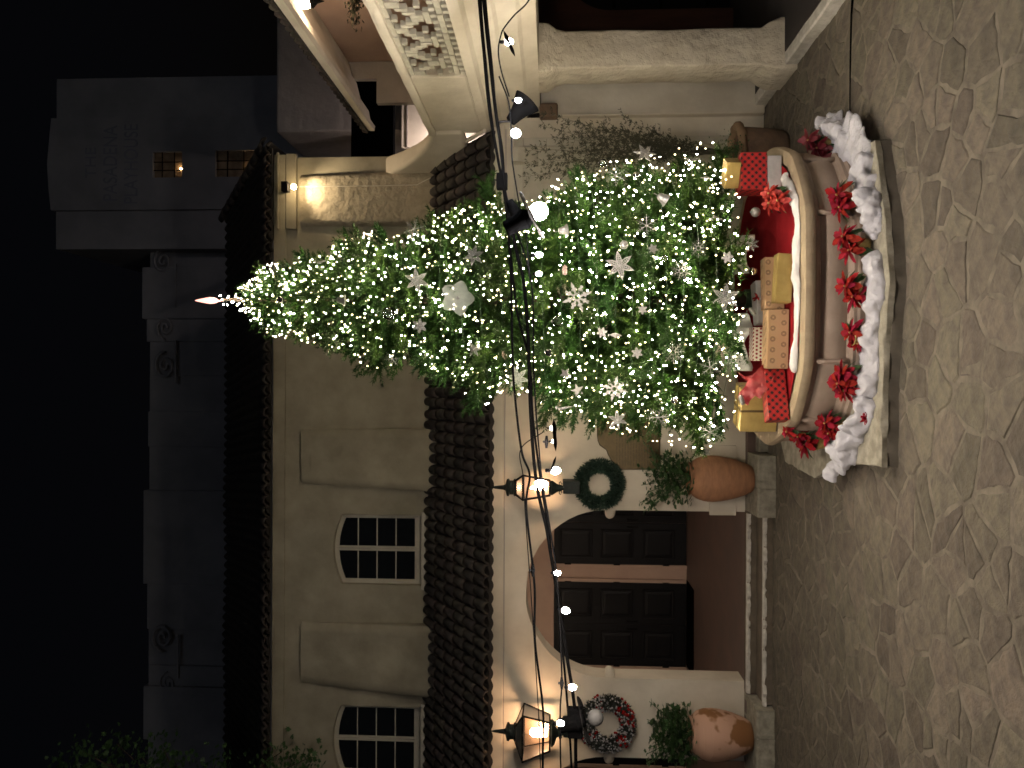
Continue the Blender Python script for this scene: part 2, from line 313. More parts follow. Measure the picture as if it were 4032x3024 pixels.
# ================================================================== THE SETTING
# ---- ground: mortar bed with crazy-paving flagstones set in it
plaza = MB().box((-60, -40, -0.4), (60, 90, -0.0005)).build('ground', MORTAR); tag(plaza, kind='structure')
plaza['label'] = 'flagstone plaza of irregular stones in pale mortar'
def clip(poly, nx, ny, d):
    out = []
    for i in range(len(poly)):
        a, b = poly[i], poly[(i+1) % len(poly)]; da = a[0]*nx+a[1]*ny-d; db = b[0]*nx+b[1]*ny-d
        if da <= 0: out.append(a)
        if da*db < 0: t = da/(da-db); out.append((a[0]+(b[0]-a[0])*t, a[1]+(b[1]-a[1])*t))
    return out
def stones():
    rng = random.Random(11); pts = []; sx, sy = 0.335, 0.20
    j = 0; y = 3.7
    while y < 11.2:
        x = -6.6 + (j % 2)*sx/2
        while x < 6.6:
            px, py = x+rng.uniform(-.46, .46)*sx, y+rng.uniform(-.46, .46)*sy
            if rng.random() > 0.36: pts.append((px, py))
            x += sx
        y += sy; j += 1
    cells = []
    for i, (px, py) in enumerate(pts):
        if abs(px) > 0.5*py+0.6 or py > 10.75 or py < 4.0: continue
        if 0.0 < px < 1.9 and 7.4 < py < 9.3: continue
        poly = [(px-.7, py-.7), (px+.7, py-.7), (px+.7, py+.7), (px-.7, py+.7)]
        for k, (qx, qy) in enumerate(pts):
            if k == i or (qx-px)**2+(qy-py)**2 > 1.1: continue
            nx, ny = qx-px, qy-py; poly = clip(poly, nx, ny, ((qx*qx-px*px)+(qy*qy-py*py))/2)
            if len(poly) < 3: break
        if len(poly) >= 3: cells.append(((px, py), poly))
    def solid(mb, c, poly, org):
        cx = sum(p[0] for p in poly)/len(poly); cy = sum(p[1] for p in poly)/len(poly)
        ring = []; n = len(poly)
        for i in range(n):
            a, b = poly[i], poly[(i+1) % n]; seg = math.hypot(b[0]-a[0], b[1]-a[1]); m = max(1, int(seg/0.07))
            for k in range(m):
                t = k/m
                ring.append((a[0]+(b[0]-a[0])*t, a[1]+(b[1]-a[1])*t))
        if len(ring) < 4: return
        gap = rng.uniform(0.004, 0.016); h = rng.uniform(0.002, 0.007); tx, ty = rng.uniform(-.010, .010), rng.uniform(-.010, .010)
        o = []
        for (x, y) in ring:
            d = math.hypot(x-cx, y-cy)+1e-6; k = max(0.3, (d-gap-rng.uniform(0, 0.026))/d); o.append((cx+(x-cx)*k, cy+(y-cy)*k))
        n = len(o); vs = []; fs = []
        for (x, y) in o: vs.append((x, y, -0.012))
        for (x, y) in o: vs.append((x, y, h-0.003))
        for (x, y) in o: vs.append((cx+(x-cx)*0.93, cy+(y-cy)*0.93, h+tx*(x-cx)*2+ty*(y-cy)*2))
        vs.append((cx, cy, h+0.001))
        for i in range(n):
            j = (i+1) % n; fs += [(i, j, n+j, n+i), (n+i, n+j, 2*n+j, 2*n+i), (2*n+i, 2*n+j, 3*n)]
        mb.add(vs, fs)
    def area(poly): return abs(sum(poly[i][0]*poly[(i+1) % len(poly)][1]-poly[(i+1) % len(poly)][0]*poly[i][1] for i in range(len(poly))))/2
    cells.sort(key=lambda c: -area(c[1])/c[0][1]**3)
    rest = MB()
    for i, (c, poly) in enumerate(cells):
        if i < 300:
            mb = MB(); solid(mb, c, poly, c)
            ob = bpy.data.objects.new('flagstone', mb.mesh('flagstone', STONE, False, (c[0], c[1], 0))); COL.objects.link(ob)
            ob.parent = plaza; ob.location = (c[0], c[1], 0)
        else: solid(rest, c, poly, c)
    rest.build('distant_flagstones', STONE, plaza, kind='stuff')
stones()

# ---- walls with arched openings
def arch_wall(mb, x0, x1, z0, z1, ops, yf, yb, seg=26, flat=False, wob=0.006, seed=0):
    """ops: (xl, xr, zb, zs, zt): jambs, bottom, spring and crown; front plane yf, back plane yb"""
    ops = sorted(ops); rng = random.Random(seed)
    def quad(a, b, c, d): mb.add([a, b, c, d], [(0, 1, 2, 3)])
    x = x0; EPS = 0.0005
    for (xl, xr, zb, zs, zt) in ops:
        quad((x, yf, z0), (xl, yf, z0), (xl, yf, z1), (x, yf, z1)); quad((x, yb, z0), (x, yb, z1), (xl, yb, z1), (xl, yb, z0))
        pts = []
        for i in range(seg+1):
            u = -math.cos(PI*i/seg) if not flat else -1+2*i/seg
            px = (xl+xr)/2+u*(xr-xl)/2
            pz = zs+(zt-zs)*(math.sqrt(max(0, 1-u*u)) if not flat else 1-u*u) + (rng.uniform(-wob, wob) if 0 < i < seg else 0)
            pts.append((px, pz))
        for (a, b) in zip(pts, pts[1:]):
            quad((a[0], yf, a[1]), (b[0], yf, b[1]), (b[0], yf, z1), (a[0], yf, z1))
            quad((a[0], yb, a[1]), (a[0], yb, z1), (b[0], yb, z1), (b[0], yb, b[1]))
            quad((a[0], yf, a[1]), (a[0], yb, a[1]), (b[0], yb, b[1]), (b[0], yf, b[1]))
        quad((xl, yf, zb), (xl, yb, zb), (xl, yb, zs), (xl, yf, zs)); quad((xr, yf, zb), (xr, yf, zs), (xr, yb, zs), (xr, yb, zb))
        if zb > z0:
            quad((xl, yf, z0), (xr, yf, z0), (xr, yf, zb), (xl, yf, zb)); quad((xl, yb, z0), (xl, yb, zb), (xr, yb, zb), (xr, yb, z0))
            quad((xl, yf, zb), (xr, yf, zb), (xr, yb, zb), (xl, yb, zb))
        x = xr
    quad((x, yf, z0), (x1, yf, z0), (x1, yf, z1), (x, yf, z1)); quad((x, yb, z0), (x, yb, z1), (x1, yb, z1), (x1, yb, z0))
    quad((x0, yf, z1), (x1, yf, z1), (x1, yb, z1), (x0, yb, z1))
    quad((x0, yf, z0), (x0, yf, z1), (x0, yb, z1), (x0, yb, z0)); quad((x1, yf, z0), (x1, yb, z0), (x1, yb, z1), (x1, yf, z1))
    return mb

def tile_mesh(name, r0=0.088, r1=0.070, L=0.44, th=0.014, n=6):
    mb = MB(); vs = []
    for (y, r) in ((0, r0), (L, r1)):
        for rr in (r, r-th):
            for k in range(n+1):
                a = PI*k/n; vs.append((rr*math.cos(a), y, rr*math.sin(a)*0.95))
    m = n+1; fs = []
    for k in range(n):
        fs += [(k, k+1, 2*m+k+1, 2*m+k), (m+k+1, m+k, 3*m+k, 3*m+k+1), (k+1, k, m+k, m+k+1), (2*m+k, 2*m+k+1, 3*m+k+1, 3*m+k)]
    fs += [(0, 2*m, 3*m, m), (n, m+n, 3*m+n, 2*m+n)]
    mb.add(vs, fs); return mb.mesh(name, TILE, True)
TILE_ME = tile_mesh('roof_tile')

# ---- PORTICO (front arcade with the tiled lean-to roof)
YW = 11.15                                   # plane of the arcade wall
YU = 12.6                                    # plane of the upper wall
YD = 15.9                                    # plane of the doors
portico = thing('portico', 'cream stucco portico with arches and a tiled lean-to roof behind the Christmas tree', 'portico', (-2.3, YW, 0))
A1l, A1r = P(2672, 2500, YW).x, P(2010, 2500, YW).x
A2r = P(2984, 2500, YW).x; A2l = A2r-(A1r-A1l)
zs = P(2340, 2385, YW).z; zt = P(2340, 2070, YW).z
PF = 0.24                                    # portico floor level
EAVE_Y, EAVE_Z, TOP_Z = 10.98, 3.93, 5.06
w = MB(); arch_wall(w, -9.0, 3.86, 0.0, 3.90, [(A1l, A1r, 0.0, zs, zt), (A2l, A2r, 0.0, zs, zt)], YW, YW+0.38, seed=3)
w.build('wall', STUCCO, portico)
m = MB(); m.bbox((-9.0, YW-0.035, 3.70), (3.75, YW+0.02, 3.885), 0.012); m.build('cornice', STUCCO, portico)
m = MB(); m.tube([(x, YW-0.002, 3.688+0.006*noise.noise(Vector((x*2, 0, 0)))) for x in np.linspace(-9, 3.7, 90)], 0.008, 5); m.build('cornice_joint', STUCCO_DIM, portico)
# rounded pegs at the arch springing
for (xx, s) in ((A1l, 1), (A1r, -1), (A2r, -1)):
    zc = P(2650, 2402, YW).z; mb = MB()
    path = [(xx-s*0.10, YW+0.10, zc-0.01), (xx, YW+0.10, zc), (xx+s*0.075, YW+0.10, zc+0.004), (xx+s*0.115, YW+0.10, zc+0.004), (xx+s*0.135, YW+0.10, zc+0.002)]
    mb.tube(path, [0.082, 0.080, 0.074, 0.055, 0.025], 14); mb.build('peg', STUCCO, portico, smooth=True)
# inner room of the portico
m = MB(); m.box((-9, YD, 0), (3.5, YD+0.15, 4.2)); m.build('back_wall', STUCCO_PINK, portico)
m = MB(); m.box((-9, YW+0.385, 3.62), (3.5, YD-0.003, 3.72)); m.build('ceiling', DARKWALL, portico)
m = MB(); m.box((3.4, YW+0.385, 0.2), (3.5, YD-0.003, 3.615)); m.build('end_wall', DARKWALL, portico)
m = MB(); m.box((-9, 11.02, 0.02), (3.4, YD-0.003, PF)); fl = m.build('floor', FLOOR_RED, portico)
for i, (xa, xb) in enumerate(((P(2620, 2500, YD).x, P(2292, 2500, YD).x), (P(2222, 2500, YD).x, P(2222, 2500, YD).x+1.71), (P(2680, 2500, YD).x-1.71, P(2680, 2500, YD).x))):
    zt_d = 2.95; fr = MB()
    for (a, b, c, d) in ((xa-0.07, xa, PF, zt_d+0.07), (xb, xb+0.07, PF, zt_d+0.07)): fr.bbox((a, YD-0.06, c), (b, YD-0.002, d), 0.008)
    fr.bbox((xa, YD-0.06, zt_d), (xb, YD-0.002, zt_d+0.07), 0.008); fr.build('door_frame', STUCCO_PINK, portico)
    wl = (xb-xa)/2
    for k in range(2):
        x0 = xa+k*wl+0.004; x1 = x0+wl-0.008
        lf = MB().bbox((x0, YD-0.045, PF+0.012), (x1, YD-0.003, zt_d-0.003), 0.004).build('door', DOOR, portico)
        for (va, vb) in ((2202, 2332), (2363, 2492), (2530, 2653)):
            za, zb = P(2400, vb, YD).z, P(2400, va, YD).z; pm = MB()
            px0, px1 = x0+0.13, x1-0.13
            def ring(i_, y_): return [(px0+i_, y_, za+i_), (px1-i_, y_, za+i_), (px1-i_, y_, zb-i_), (px0+i_, y_, zb-i_)]
            R = [ring(0, YD-0.045), ring(0.012, YD-0.062), ring(0.03, YD-0.062), ring(0.045, YD-0.049), ring(0.10, YD-0.060)]
            vs_ = [p for r in R for p in r]; fs_ = []
            for q in range(4):
                for e in range(4): fs_.append((q*4+e, q*4+(e+1) % 4, (q+1)*4+(e+1) % 4, (q+1)*4+e))
            fs_.append((16, 17, 18, 19)); pm.add(vs_, fs_).build('panel', DOOR, lf)
        MB().tube([(x0+(0.07 if k else wl-0.085), YD-0.045, 1.25), (x0+(0.07 if k else wl-0.085), YD-0.10, 1.25), (x0+(0.07 if k else wl-0.085), YD-0.10, 1.45), (x0+(0.07 if k else wl-0.085), YD-0.045, 1.45)], 0.012, 8).build('handle', BLACK, lf)
        for hz in (0.6, 1.6, 2.6):
            hx = x0-0.004 if k == 0 else x1+0.004
            MB().tube([(hx, YD-0.055, hz), (hx, YD-0.055, hz+0.13)], 0.016, 8).build('hinge', BLACK, lf)
# small louvre-like vents high on the wall left of the pier are plain cracks in the stucco; the impost ledge of the pier:
# steps and plinths
step1 = MB(); x0s, x1s = A1l-0.10, A1r+0.02
def rough_slab(mb, x0, x1, y0, y1, z0, z1, seed=0, amp=0.012, n=26):
    rng = random.Random(seed); vs = []; fs = []
    for i in range(n+1):
        x = x0+(x1-x0)*i/n; a = rng.uniform(-amp, amp); b = rng.uniform(-amp, amp)*0.5
        vs += [(x, y0+a, z0), (x, y0+a*0.6, z1-0.02+b), (x, y0+0.02+a, z1+b*0.4), (x, y1, z1), (x, y1, z0)]
    for i in range(n):
        o = i*5
        for k in range(5): fs.append((o+k, o+(k+1) % 5, o+5+(k+1) % 5, o+5+k))
    fs += [(4, 3, 2, 1, 0), tuple(n*5+k for k in range(5))]
    return mb.add(vs, fs)
steps = thing('entrance_steps', 'two worn stone steps in front of the arched doorway, between the terracotta pots', 'steps', ((x0s+x1s)/2, 10.6, 0))
rough_slab(MB(), x0s, x1s, 10.60, 11.0, 0, 0.12, 1).build('step', STEPDARK, steps)
rough_slab(MB(), x0s, x1s, 10.985, 11.16, 0, 0.243, 2).build('step', STEPDARK, steps)
rough_slab(MB(), x0s-0.02, x1s, 10.585, 10.66, 0.085, 0.128, 3, amp=0.030, n=44).build('nosing', NOSING, steps)
rough_slab(MB(), x0s, x1s-0.02, 10.965, 11.04, 0.205, 0.252, 4, amp=0.028, n=44).build('nosing', NOSING, steps)
def ledge(nm, lab, x0, x1, y0, z1, cuts):
    t = thing(nm, lab, 'ledge', ((x0+x1)/2, y0, 0))
    xs = [x0]+cuts+[x1]
    for i, (a, b) in enumerate(zip(xs, xs[1:])): rough_slab(MB(), a+0.004, b-0.004, y0, 11.14, 0, z1, 20+i, amp=0.008, n=8).build('ledge_stone', CURB, t)
ledge('stone_ledge', 'stone ledge carrying the plain terracotta pot beside the plaque', A1r+0.03, P(1790, 2950, 10.6).x, 10.47, 0.24, [A1r+0.42])
ledge('stone_ledge', 'stone ledge carrying the stained terracotta pot under the berry wreath', -6.2, x0s-0.03, 10.47, 0.24, [-5.45, -4.75])
ledge('stone_ledge', 'low worn stone ledge at the wall foot beside the fountain', P(1788, 2980, 10.9).x+0.03, 0.9, 10.85, 0.13, [-0.4, 0.3])
# cornerstone behind the pot
cs = MB().bbox((P(2030, 2850, 11.1).x, 11.11, P(1900, 2900, 11.1).z), (P(1755, 2850, 11.1).x, 11.16, P(1900, 2795, 11.1).z), 0.006).build('cornerstone', STUCCO, portico)
# lean-to roof
slope = math.atan2(TOP_Z-EAVE_Z, YU-EAVE_Y); SL = math.hypot(TOP_Z-EAVE_Z, YU-EAVE_Y)
cs_, sn_ = math.cos(slope), math.sin(slope)
roof = MB(); nx = 320; vs = []; fs = []
for i in range(nx+1):
    x = -7.2+(3.62+7.2)*i/nx; dz = -0.035*abs(math.cos(PI*(x+7.2)/0.18))
    for (s_, th) in ((-0.02, 0), (SL, 0), (SL, -0.06), (-0.02, -0.06)):
        vs.append((x, EAVE_Y+s_*cs_, EAVE_Z+s_*sn_+dz+th))
for i in range(nx):
    o = i*4
    for k in range(4): fs.append((o+k, o+4+k, o+4+(k+1) % 4, o+(k+1) % 4))
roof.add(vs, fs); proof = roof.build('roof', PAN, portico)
rx = wloc(portico); cols = []
xk = -7.15
while xk < 3.5: cols.append(xk); xk += 0.18
tiles = []; rows = 6; expo = (SL-0.06)/rows
for cx in cols:
    for r in range(rows): tiles.append((cx, r))
hid = lambda c: 0.1 < c[0] < 1.6 or c[0] < -6.4      # behind the tree or out of the picture's edge
vis = [t for t in tiles if not hid(t)][:300]; vset = set(vis); rest = MB()
tm = tile_mesh('tile_tmp'); tv = [v.co.copy() for v in tm.vertices]; tf = [tuple(p.vertices) for p in tm.polygons]
for (cx, r) in tiles:
    s_ = -0.07+r*expo+U(-.012, .012); lift = 0.012
    loc = Vector((cx+U(-.008, .008), EAVE_Y+s_*cs_-lift*sn_, EAVE_Z+s_*sn_+lift*cs_))
    rot = Euler((slope+U(-.012, .012)-0.035, 0, U(-.03, .03)))
    if (cx, r) in vset: inst('roof_tile', TILE_ME, proof, loc-rx, rot)
    else:
        mt_ = Matrix.Translation(loc) @ rot.to_matrix().to_4x4(); rest.add([mt_ @ v for v in tv], tf)
rest.build('hidden_roof_tiles', TILE, proof, smooth=True, kind='stuff')
MB().tube([(3.62, EAVE_Y-0.02, EAVE_Z+0.05), (3.62, YU, TOP_Z+0.06)], 0.03, 8).build('flashing', STUCCO, portico)

# ---- MAIN BUILDING above the portico
hall = thing('theatre_building', 'two storey cream stucco building with arched casement windows and buttresses', 'building', (-2.5, YU, 0))
UR = P(619, 1300, YU).x
def win_dims(ya, yb):
    return P(yb, 1500, YU).x, P(ya, 1500, YU).x, P(2150, 1660, YU).z, P(2150, 1345, YU).z, P(2150, 1312, YU).z
W1 = win_dims(2028, 2303); W2 = win_dims(2782, 3060)
TOPW = P(2200, 1080, YU).z
w = MB(); arch_wall(w, -9.0, UR, 4.6, TOPW, [W1, W2], YU, YU+0.3, flat=True, wob=0, seed=5)
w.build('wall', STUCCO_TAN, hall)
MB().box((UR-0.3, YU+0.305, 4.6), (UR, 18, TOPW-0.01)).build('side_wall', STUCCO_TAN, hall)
zc = P(2200, 1122, YU).z
MB().bbox((-9.0, YU-0.045, zc), (UR+0.04, YU+0.01, TOPW+0.02), 0.01).build('cornice', STUCCO_TAN, hall)
zc2 = P(700, 1172, YU).z
MB().bbox((P(905, 1150, YU).x, YU-0.07, zc2), (UR+0.05, YU+0.012, zc-0.01), 0.015).build('cornice_band', STUCCO_TAN, hall)
MB().bbox((P(905, 1150, YU).x, YU-0.10, zc+0.1), (UR+0.07, YU-0.046, TOPW-0.04), 0.02).build('cornice_band', STUCCO_TAN, hall)
# battered buttresses
def buttress(ya, yb, vt, mtl, lean=0.17, lean_x=0.10, nz=14, nx_=14, sd=1):
    xl, xr = P(yb, 1400, YU).x, P(ya, 1400, YU).x; zt_, zb_ = P(2000, vt, YU).z, 4.75; rng = random.Random(sd)
    vs = []; fs = []
    for j in range(nz+1):
        t = j/nz; z = zt_+(zb_-zt_)*t; dep = 0.075+lean*t
        xa = xl-lean_x*t; xb = xr+0.02*t; row = []
        prof = [(0, 0.02)]+[(i/nx_, -dep) for i in range(nx_+1)]+[(1, 0.02)]
        for q, (u, y) in enumerate(prof):
            px = xa+(xb-xa)*u; py = YU+y
            if 0 < q < len(prof)-1:
                e = min(u, 1-u)*(xb-xa); py += max(0, 0.05-e)*1.1 + (0.012*noise.noise(Vector((px*4, z*4, sd))))
                py += 0.0
            row.append((px+0.010*noise.noise(Vector((z*5, sd, u*3))), py, z))
        vs += row
    c = nx_+3
    for j in range(nz):
        for i in range(c-1): fs.append((j*c+i, (j+1)*c+i, (j+1)*c+i+1, j*c+i+1))
    fs.append(tuple(range(c)))
    MB().add(vs, fs).build('buttress', mtl, hall, smooth=True, auto=50)
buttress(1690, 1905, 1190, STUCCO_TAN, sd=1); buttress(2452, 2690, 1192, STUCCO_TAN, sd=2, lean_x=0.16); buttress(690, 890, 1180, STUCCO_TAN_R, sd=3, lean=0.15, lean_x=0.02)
# windows
for (xl, xr, zb, zsp, ztp) in (W1, W2):
    def arcz(x, inset=0.0):
        u = (x-(xl+xr)/2)/((xr-xl)/2); return zsp+(ztp-zsp)*(1-u*u)-inset
    yfr = YU+0.10; win = MB()
    N = 14; fw = 0.034
    # outer frame: side posts, sill, segmental head
    win.bbox((xl+0.002, yfr, zb+0.05), (xl+fw, yfr+0.06, zsp+0.02), 0.004); win.bbox((xr-fw, yfr, zb+0.05), (xr-0.002, yfr+0.06, zsp+0.02), 0.004)
    win.bbox((xl+0.002, yfr, zb+0.002), (xr-0.002, yfr+0.06, zb+0.06), 0.004)
    pts = [xl+0.002+(xr-xl-0.004)*i/N for i in range(N+1)]
    for a, b in zip(pts, pts[1:]):
        vs = [(a, yfr, arcz(a)-0.002), (b, yfr, arcz(b)-0.002), (b, yfr, arcz(b, fw)), (a, yfr, arcz(a, fw)), (a, yfr+0.06, arcz(a)-0.002), (b, yfr+0.06, arcz(b)-0.002), (b, yfr+0.06, arcz(b, fw)), (a, yfr+0.06, arcz(a, fw))]
        win.add(vs, [(3, 2, 1, 0), (2, 3, 7, 6), (4, 5, 6, 7)])
    wo = win.build('window', TRIM, hall)
    MB().bbox((xl-0.06, YU-0.06, zb-0.075), (xr+0.06, YU+0.12, zb-0.003), 0.012).build('sill', TRIM, wo)
    mid = (xl+xr)/2; sash = 0.036
    for (a, b) in ((xl+fw, mid-0.004), (mid+0.004, xr-fw)):
        s = MB(); zb_, = (zb+0.062,)
        s.bbox((a, yfr+0.012, zb_), (a+sash, yfr+0.05, arcz(a+sash/2, fw)), 0.004); s.bbox((b-sash, yfr+0.012, zb_), (b, yfr+0.05, arcz(b-sash/2, fw)), 0.004)
        s.bbox((a+sash, yfr+0.012, zb_), (b-sash, yfr+0.05, zb_+0.07), 0.004)
        q = [a+sash+(b-a-2*sash)*i/6 for i in range(7)]
        for c, d in zip(q, q[1:]):
            s.add([(c, yfr+0.012, arcz(c, fw)), (d, yfr+0.012, arcz(d, fw)), (d, yfr+0.012, arcz(d, fw+sash)), (c, yfr+0.012, arcz(c, fw+sash)), (d, yfr+0.05, arcz(d, fw+sash)), (c, yfr+0.05, arcz(c, fw+sash))], [(3, 2, 1, 0), (2, 3, 5, 4)])
        so = s.build('sash', TRIM, wo)
        z0, z1 = zb_+0.07, arcz(mid, fw+sash)
        hs = [z0+(z1-z0)*k/4 for k in range(1, 4)]
        for h in hs: MB().bbox((a+sash, yfr+0.018, h-0.009), (b-sash, yfr+0.046, h+0.009), 0.004).build('glazing_bar', TRIM, wo)
        edges = [z0]+hs+[None]
        for k in range(4):
            za, zb2 = edges[k]+0.004, (edges[k+1]-0.004) if edges[k+1] else None
            xa_, xb_ = a+sash+0.002, b-sash-0.002
            top = [(xb_, zb2), (xa_, zb2)] if zb2 else [(xb_-(xb_-xa_)*i/6, arcz(xb_-(xb_-xa_)*i/6, fw+sash)-0.001) for i in range(7)]
            poly = [(xa_, za), (xb_, za)]+top
            MB().prism(poly, lambda p: (p[0], yfr+0.030, p[1]), lambda p: (p[0], yfr+0.036, p[1])).build('pane', PANE_DARK, wo)
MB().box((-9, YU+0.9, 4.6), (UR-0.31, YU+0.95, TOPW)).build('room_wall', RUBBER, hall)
# main roof: eave tiles one by one, slope as corrugated clay
RY0, RZ0 = YU-0.22, TOPW+0.03; RY1 = 15.0; RZ1 = P(1800, 885, RY1).z
sl2 = math.atan2(RZ1-RZ0, RY1-RY0); S2 = math.hypot(RZ1-RZ0, RY1-RY0); c2_, s2_ = math.cos(sl2), math.sin(sl2)
HX0, HX1 = UR+0.22, P(850, 880, RY1).x
vs = []; fs = []; nxx = 560; nyy = 7
for i in range(nxx+1):
    for j in range(nyy+1):
        t = j/nyy; xr_ = HX0+(HX1-HX0)*t; x = -9.5+(xr_+9.5)*i/nxx
        bumpz = 0.07*abs(math.sin(PI*(-9.5+(HX0+9.5)*i/nxx)/0.18))*(1.0) + 0.03*noise.noise(Vector((x*0.7, t*3, 0)))
        vs.append((x, RY0+t*S2*c2_-bumpz*s2_, RZ0+t*S2*s2_+bumpz*c2_-0.05))
for i in range(nxx):
    for j in range(nyy):
        o = i*(nyy+1)+j; fs.append((o, o+nyy+1, o+nyy+2, o+1))
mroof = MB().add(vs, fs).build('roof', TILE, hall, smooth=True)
MB().add([(HX0, RY0, RZ0), (HX0+0.1, 18, RZ0), (HX1, 18, RZ1), (HX1, RY1, RZ1)], [(0, 1, 2, 3)]).build('hip', PAN, hall)
MB().box((-9.4, RY0+0.10, TOPW+0.021), (HX0-0.1, RY0+0.14, RZ0+0.09)).build('eave_gap_fill', PAN, hall)  # dark strip added in place of the shaded gap under the eave tiles
hx = wloc(hall); xk = -6.6
while xk < HX0-0.05:
    loc = Vector((xk+U(-.006, .006), RY0-0.06*c2_, RZ0-0.06*s2_+0.005)); inst('eave_tile', TILE_ME, mroof, loc-hx, (sl2-0.03, 0, U(-.03, .03))); xk += 0.18
for k in range(9):   # hip cap tiles
    t = (k+0.3)/9; loc = Vector((HX0+(HX1-HX0)*t, RY0+(RY1-RY0)*t, RZ0+(RZ1-RZ0)*t+0.02)); inst('hip_tile', TILE_ME, mroof, loc-hx, (sl2, 0, 0.22), (1.3, 1, 1.3))

# ---- far stage house and tower
tower = thing('stage_tower', 'tall dark stage tower with faint painted lettering and two small windows', 'tower', (5.7, 20, 0))
TX0, TX1 = P(980, 600, 20).x, P(305, 600, 20).x; TT = P(640, 215, 20).z
def tower_face(xa, xb, y, za, tops, name='wall'):
    n = len(tops)-1; vs = []; fs = []
    for i, t in enumerate(tops):
        x = xa+(xb-xa)*i/n; vs += [(x, y, za), (x, y, t), (x, y+6, t), (x, y+6, za)]
    for i in range(n):
        o = i*4; fs += [(o, o+4, o+5, o+1), (o+1, o+5, o+6, o+2)]
    fs += [(0, 1, 2, 3), tuple(n*4+k for k in (3, 2, 1, 0))]
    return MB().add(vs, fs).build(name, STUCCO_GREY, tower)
tower_face(TX0, TX1, 20.0, 0, [TT-0.05]*3)
CX0, CX1 = P(826, 600, 19.9).x, P(461, 600, 19.9).x
# raised centre bay with real window openings
def wz(a, b): return P(650, b, 19.9).z, P(650, a, 19.9).z
w1 = (P(700, 650, 19.9).x, P(598, 650, 19.9).x)+wz(603, 718); w2 = (P(697, 900, 19.9).x, P(592, 900, 19.9).x)+wz(850, 1003)
bay = MB(); zmid = P(640, 790, 19.9).z
for (wn_, za, zb) in ((w1, zmid, TT+0.02), (w2, 6.0, zmid)):
    arch_wall(bay, CX0, CX1, za, zb, [(wn_[0], wn_[1], wn_[2], wn_[3], wn_[3]+0.001)], 19.88, 20.0-0.003, flat=True, seg=2, wob=0)
bay.build('centre_bay', STUCCO_GREY, tower)
MB().add([(CX0, 19.88, TT+0.02), (CX1, 19.88, TT+0.02), (CX1-0.5, 19.88, TT+0.08), ((CX0+CX1)/2, 19.88, TT+0.13), (CX0+0.5, 19.88, TT+0.08), ((CX0+CX1)/2, 20.3, TT+0.02)], [(0, 1, 2, 3, 4), (1, 5, 3, 2), (5, 0, 4, 3)]).build('parapet_crest', STUCCO_GREY, tower)
WARMWIN = mat('lit_window_back', (0.30, 0.22, 0.14), (0.12, 0.08, 0.05), rough=0.9, nscale=2.2)
for q, wn_ in enumerate((w1, w2)):
    fo = MB().box((wn_[0]+0.01, 19.97, wn_[2]+0.01), (wn_[1]-0.01, 19.99, wn_[3]-0.01)).build('window', WARMWIN, tower)
    b = MB(); ww = wn_[1]-wn_[0]; hh = wn_[3]-wn_[2]
    for fx in (0.3, 0.62): b.box((wn_[0]+ww*fx-0.012, 19.93, wn_[2]), (wn_[0]+ww*fx+0.012, 19.945, wn_[3]))
    for fz in (0.3, 0.72): b.box((wn_[0], 19.947, wn_[2]+hh*fz-0.012), (wn_[1], 19.96, wn_[2]+hh*fz+0.012))
    b.build('grille', BLACK, fo)
    MB().ico(((wn_[0]+wn_[1])/2-0.1, 19.925, wn_[2]+0.05), 0.03, 1).build('window_lamp', glow('window_lamp_glow', (1.0, 0.62, 0.28), 30 if q == 0 else 6), fo)
for (txt, xa, xb, ya, yb) in (('THE', 334, 376, 580, 700), ('PASADENA', 405, 460, 496, 792), ('PLAYHOUSE', 487, 541, 490, 802)):
    cu = bpy.data.curves.new('lettering', 'FONT'); cu.body = txt; cu.align_x = 'CENTER'; cu.extrude = 0.004; cu.size = 1.0
    ob = bpy.data.objects.new('lettering', cu); COL.objects.link(ob); cu.materials.append(LETTER)
    bpy.context.view_layer.update(); wdt = max(ob.dimensions.x, 0.01)
    pl, pr, zb, zt2 = P(yb, xb, 19.87).x, P(ya, xb, 19.87).x, P(640, xb, 19.87).z, P(640, xa, 19.87).z
    me_ = bpy.data.meshes.new_from_object(ob); bpy.data.objects.remove(ob); ob = bpy.data.objects.new('lettering', me_); COL.objects.link(ob)
    if not me_.materials: me_.materials.append(LETTER)
    ob.parent = tower; ob.rotation_euler = (PI/2, 0, 0); ob.scale = ((pr-pl)/wdt, (zt2-zb)/0.70, 1)
    ob.location = Vector(((pl+pr)/2, 19.872, zb))-wloc(tower)
house = thing('stage_house', 'long dark stage house wall with scroll reliefs above the black roof line', 'building', (-3, 20.5, 0))
HXR = TX0-0.01; ztop = P(1500, 590, 20.5).z
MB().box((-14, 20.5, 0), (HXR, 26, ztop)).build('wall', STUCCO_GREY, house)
for i, (ya, yb, vt, pr_) in enumerate(((1052, 1255, 557, 0.10), (1255, 1345, 572, 0.05), (1345, 1480, 584, 0.03), (1620, 1760, 580, 0.06), (1930, 2300, 566, 0.10), (2300, 2480, 578, 0.05), (2620, 2700, 588, 0.08), (2700, 2910, 572, 0.14))):
    xa, xb = P(yb, 600, 20.4).x, P(ya, 600, 20.4).x
    MB().bbox((xa, 20.5-pr_, 4), (min(xb, HXR-0.02), 20.62, P(1500, vt, 20.4).z), 0.03).build('buttress_panel', STUCCO_GREY, house)
def curl(cx, cz, s, flip):
    pts = []
    for k in range(28):
        a = k/27*3.6*PI; r = s*(0.12+0.88*(1-k/27)); pts.append((cx+flip*r*math.cos(a), 20.40, cz+r*math.sin(a)*0.8))
    MB().tube(pts, s*0.11, 6).build('scroll_relief', STUCCO_GREY, house, smooth=True)
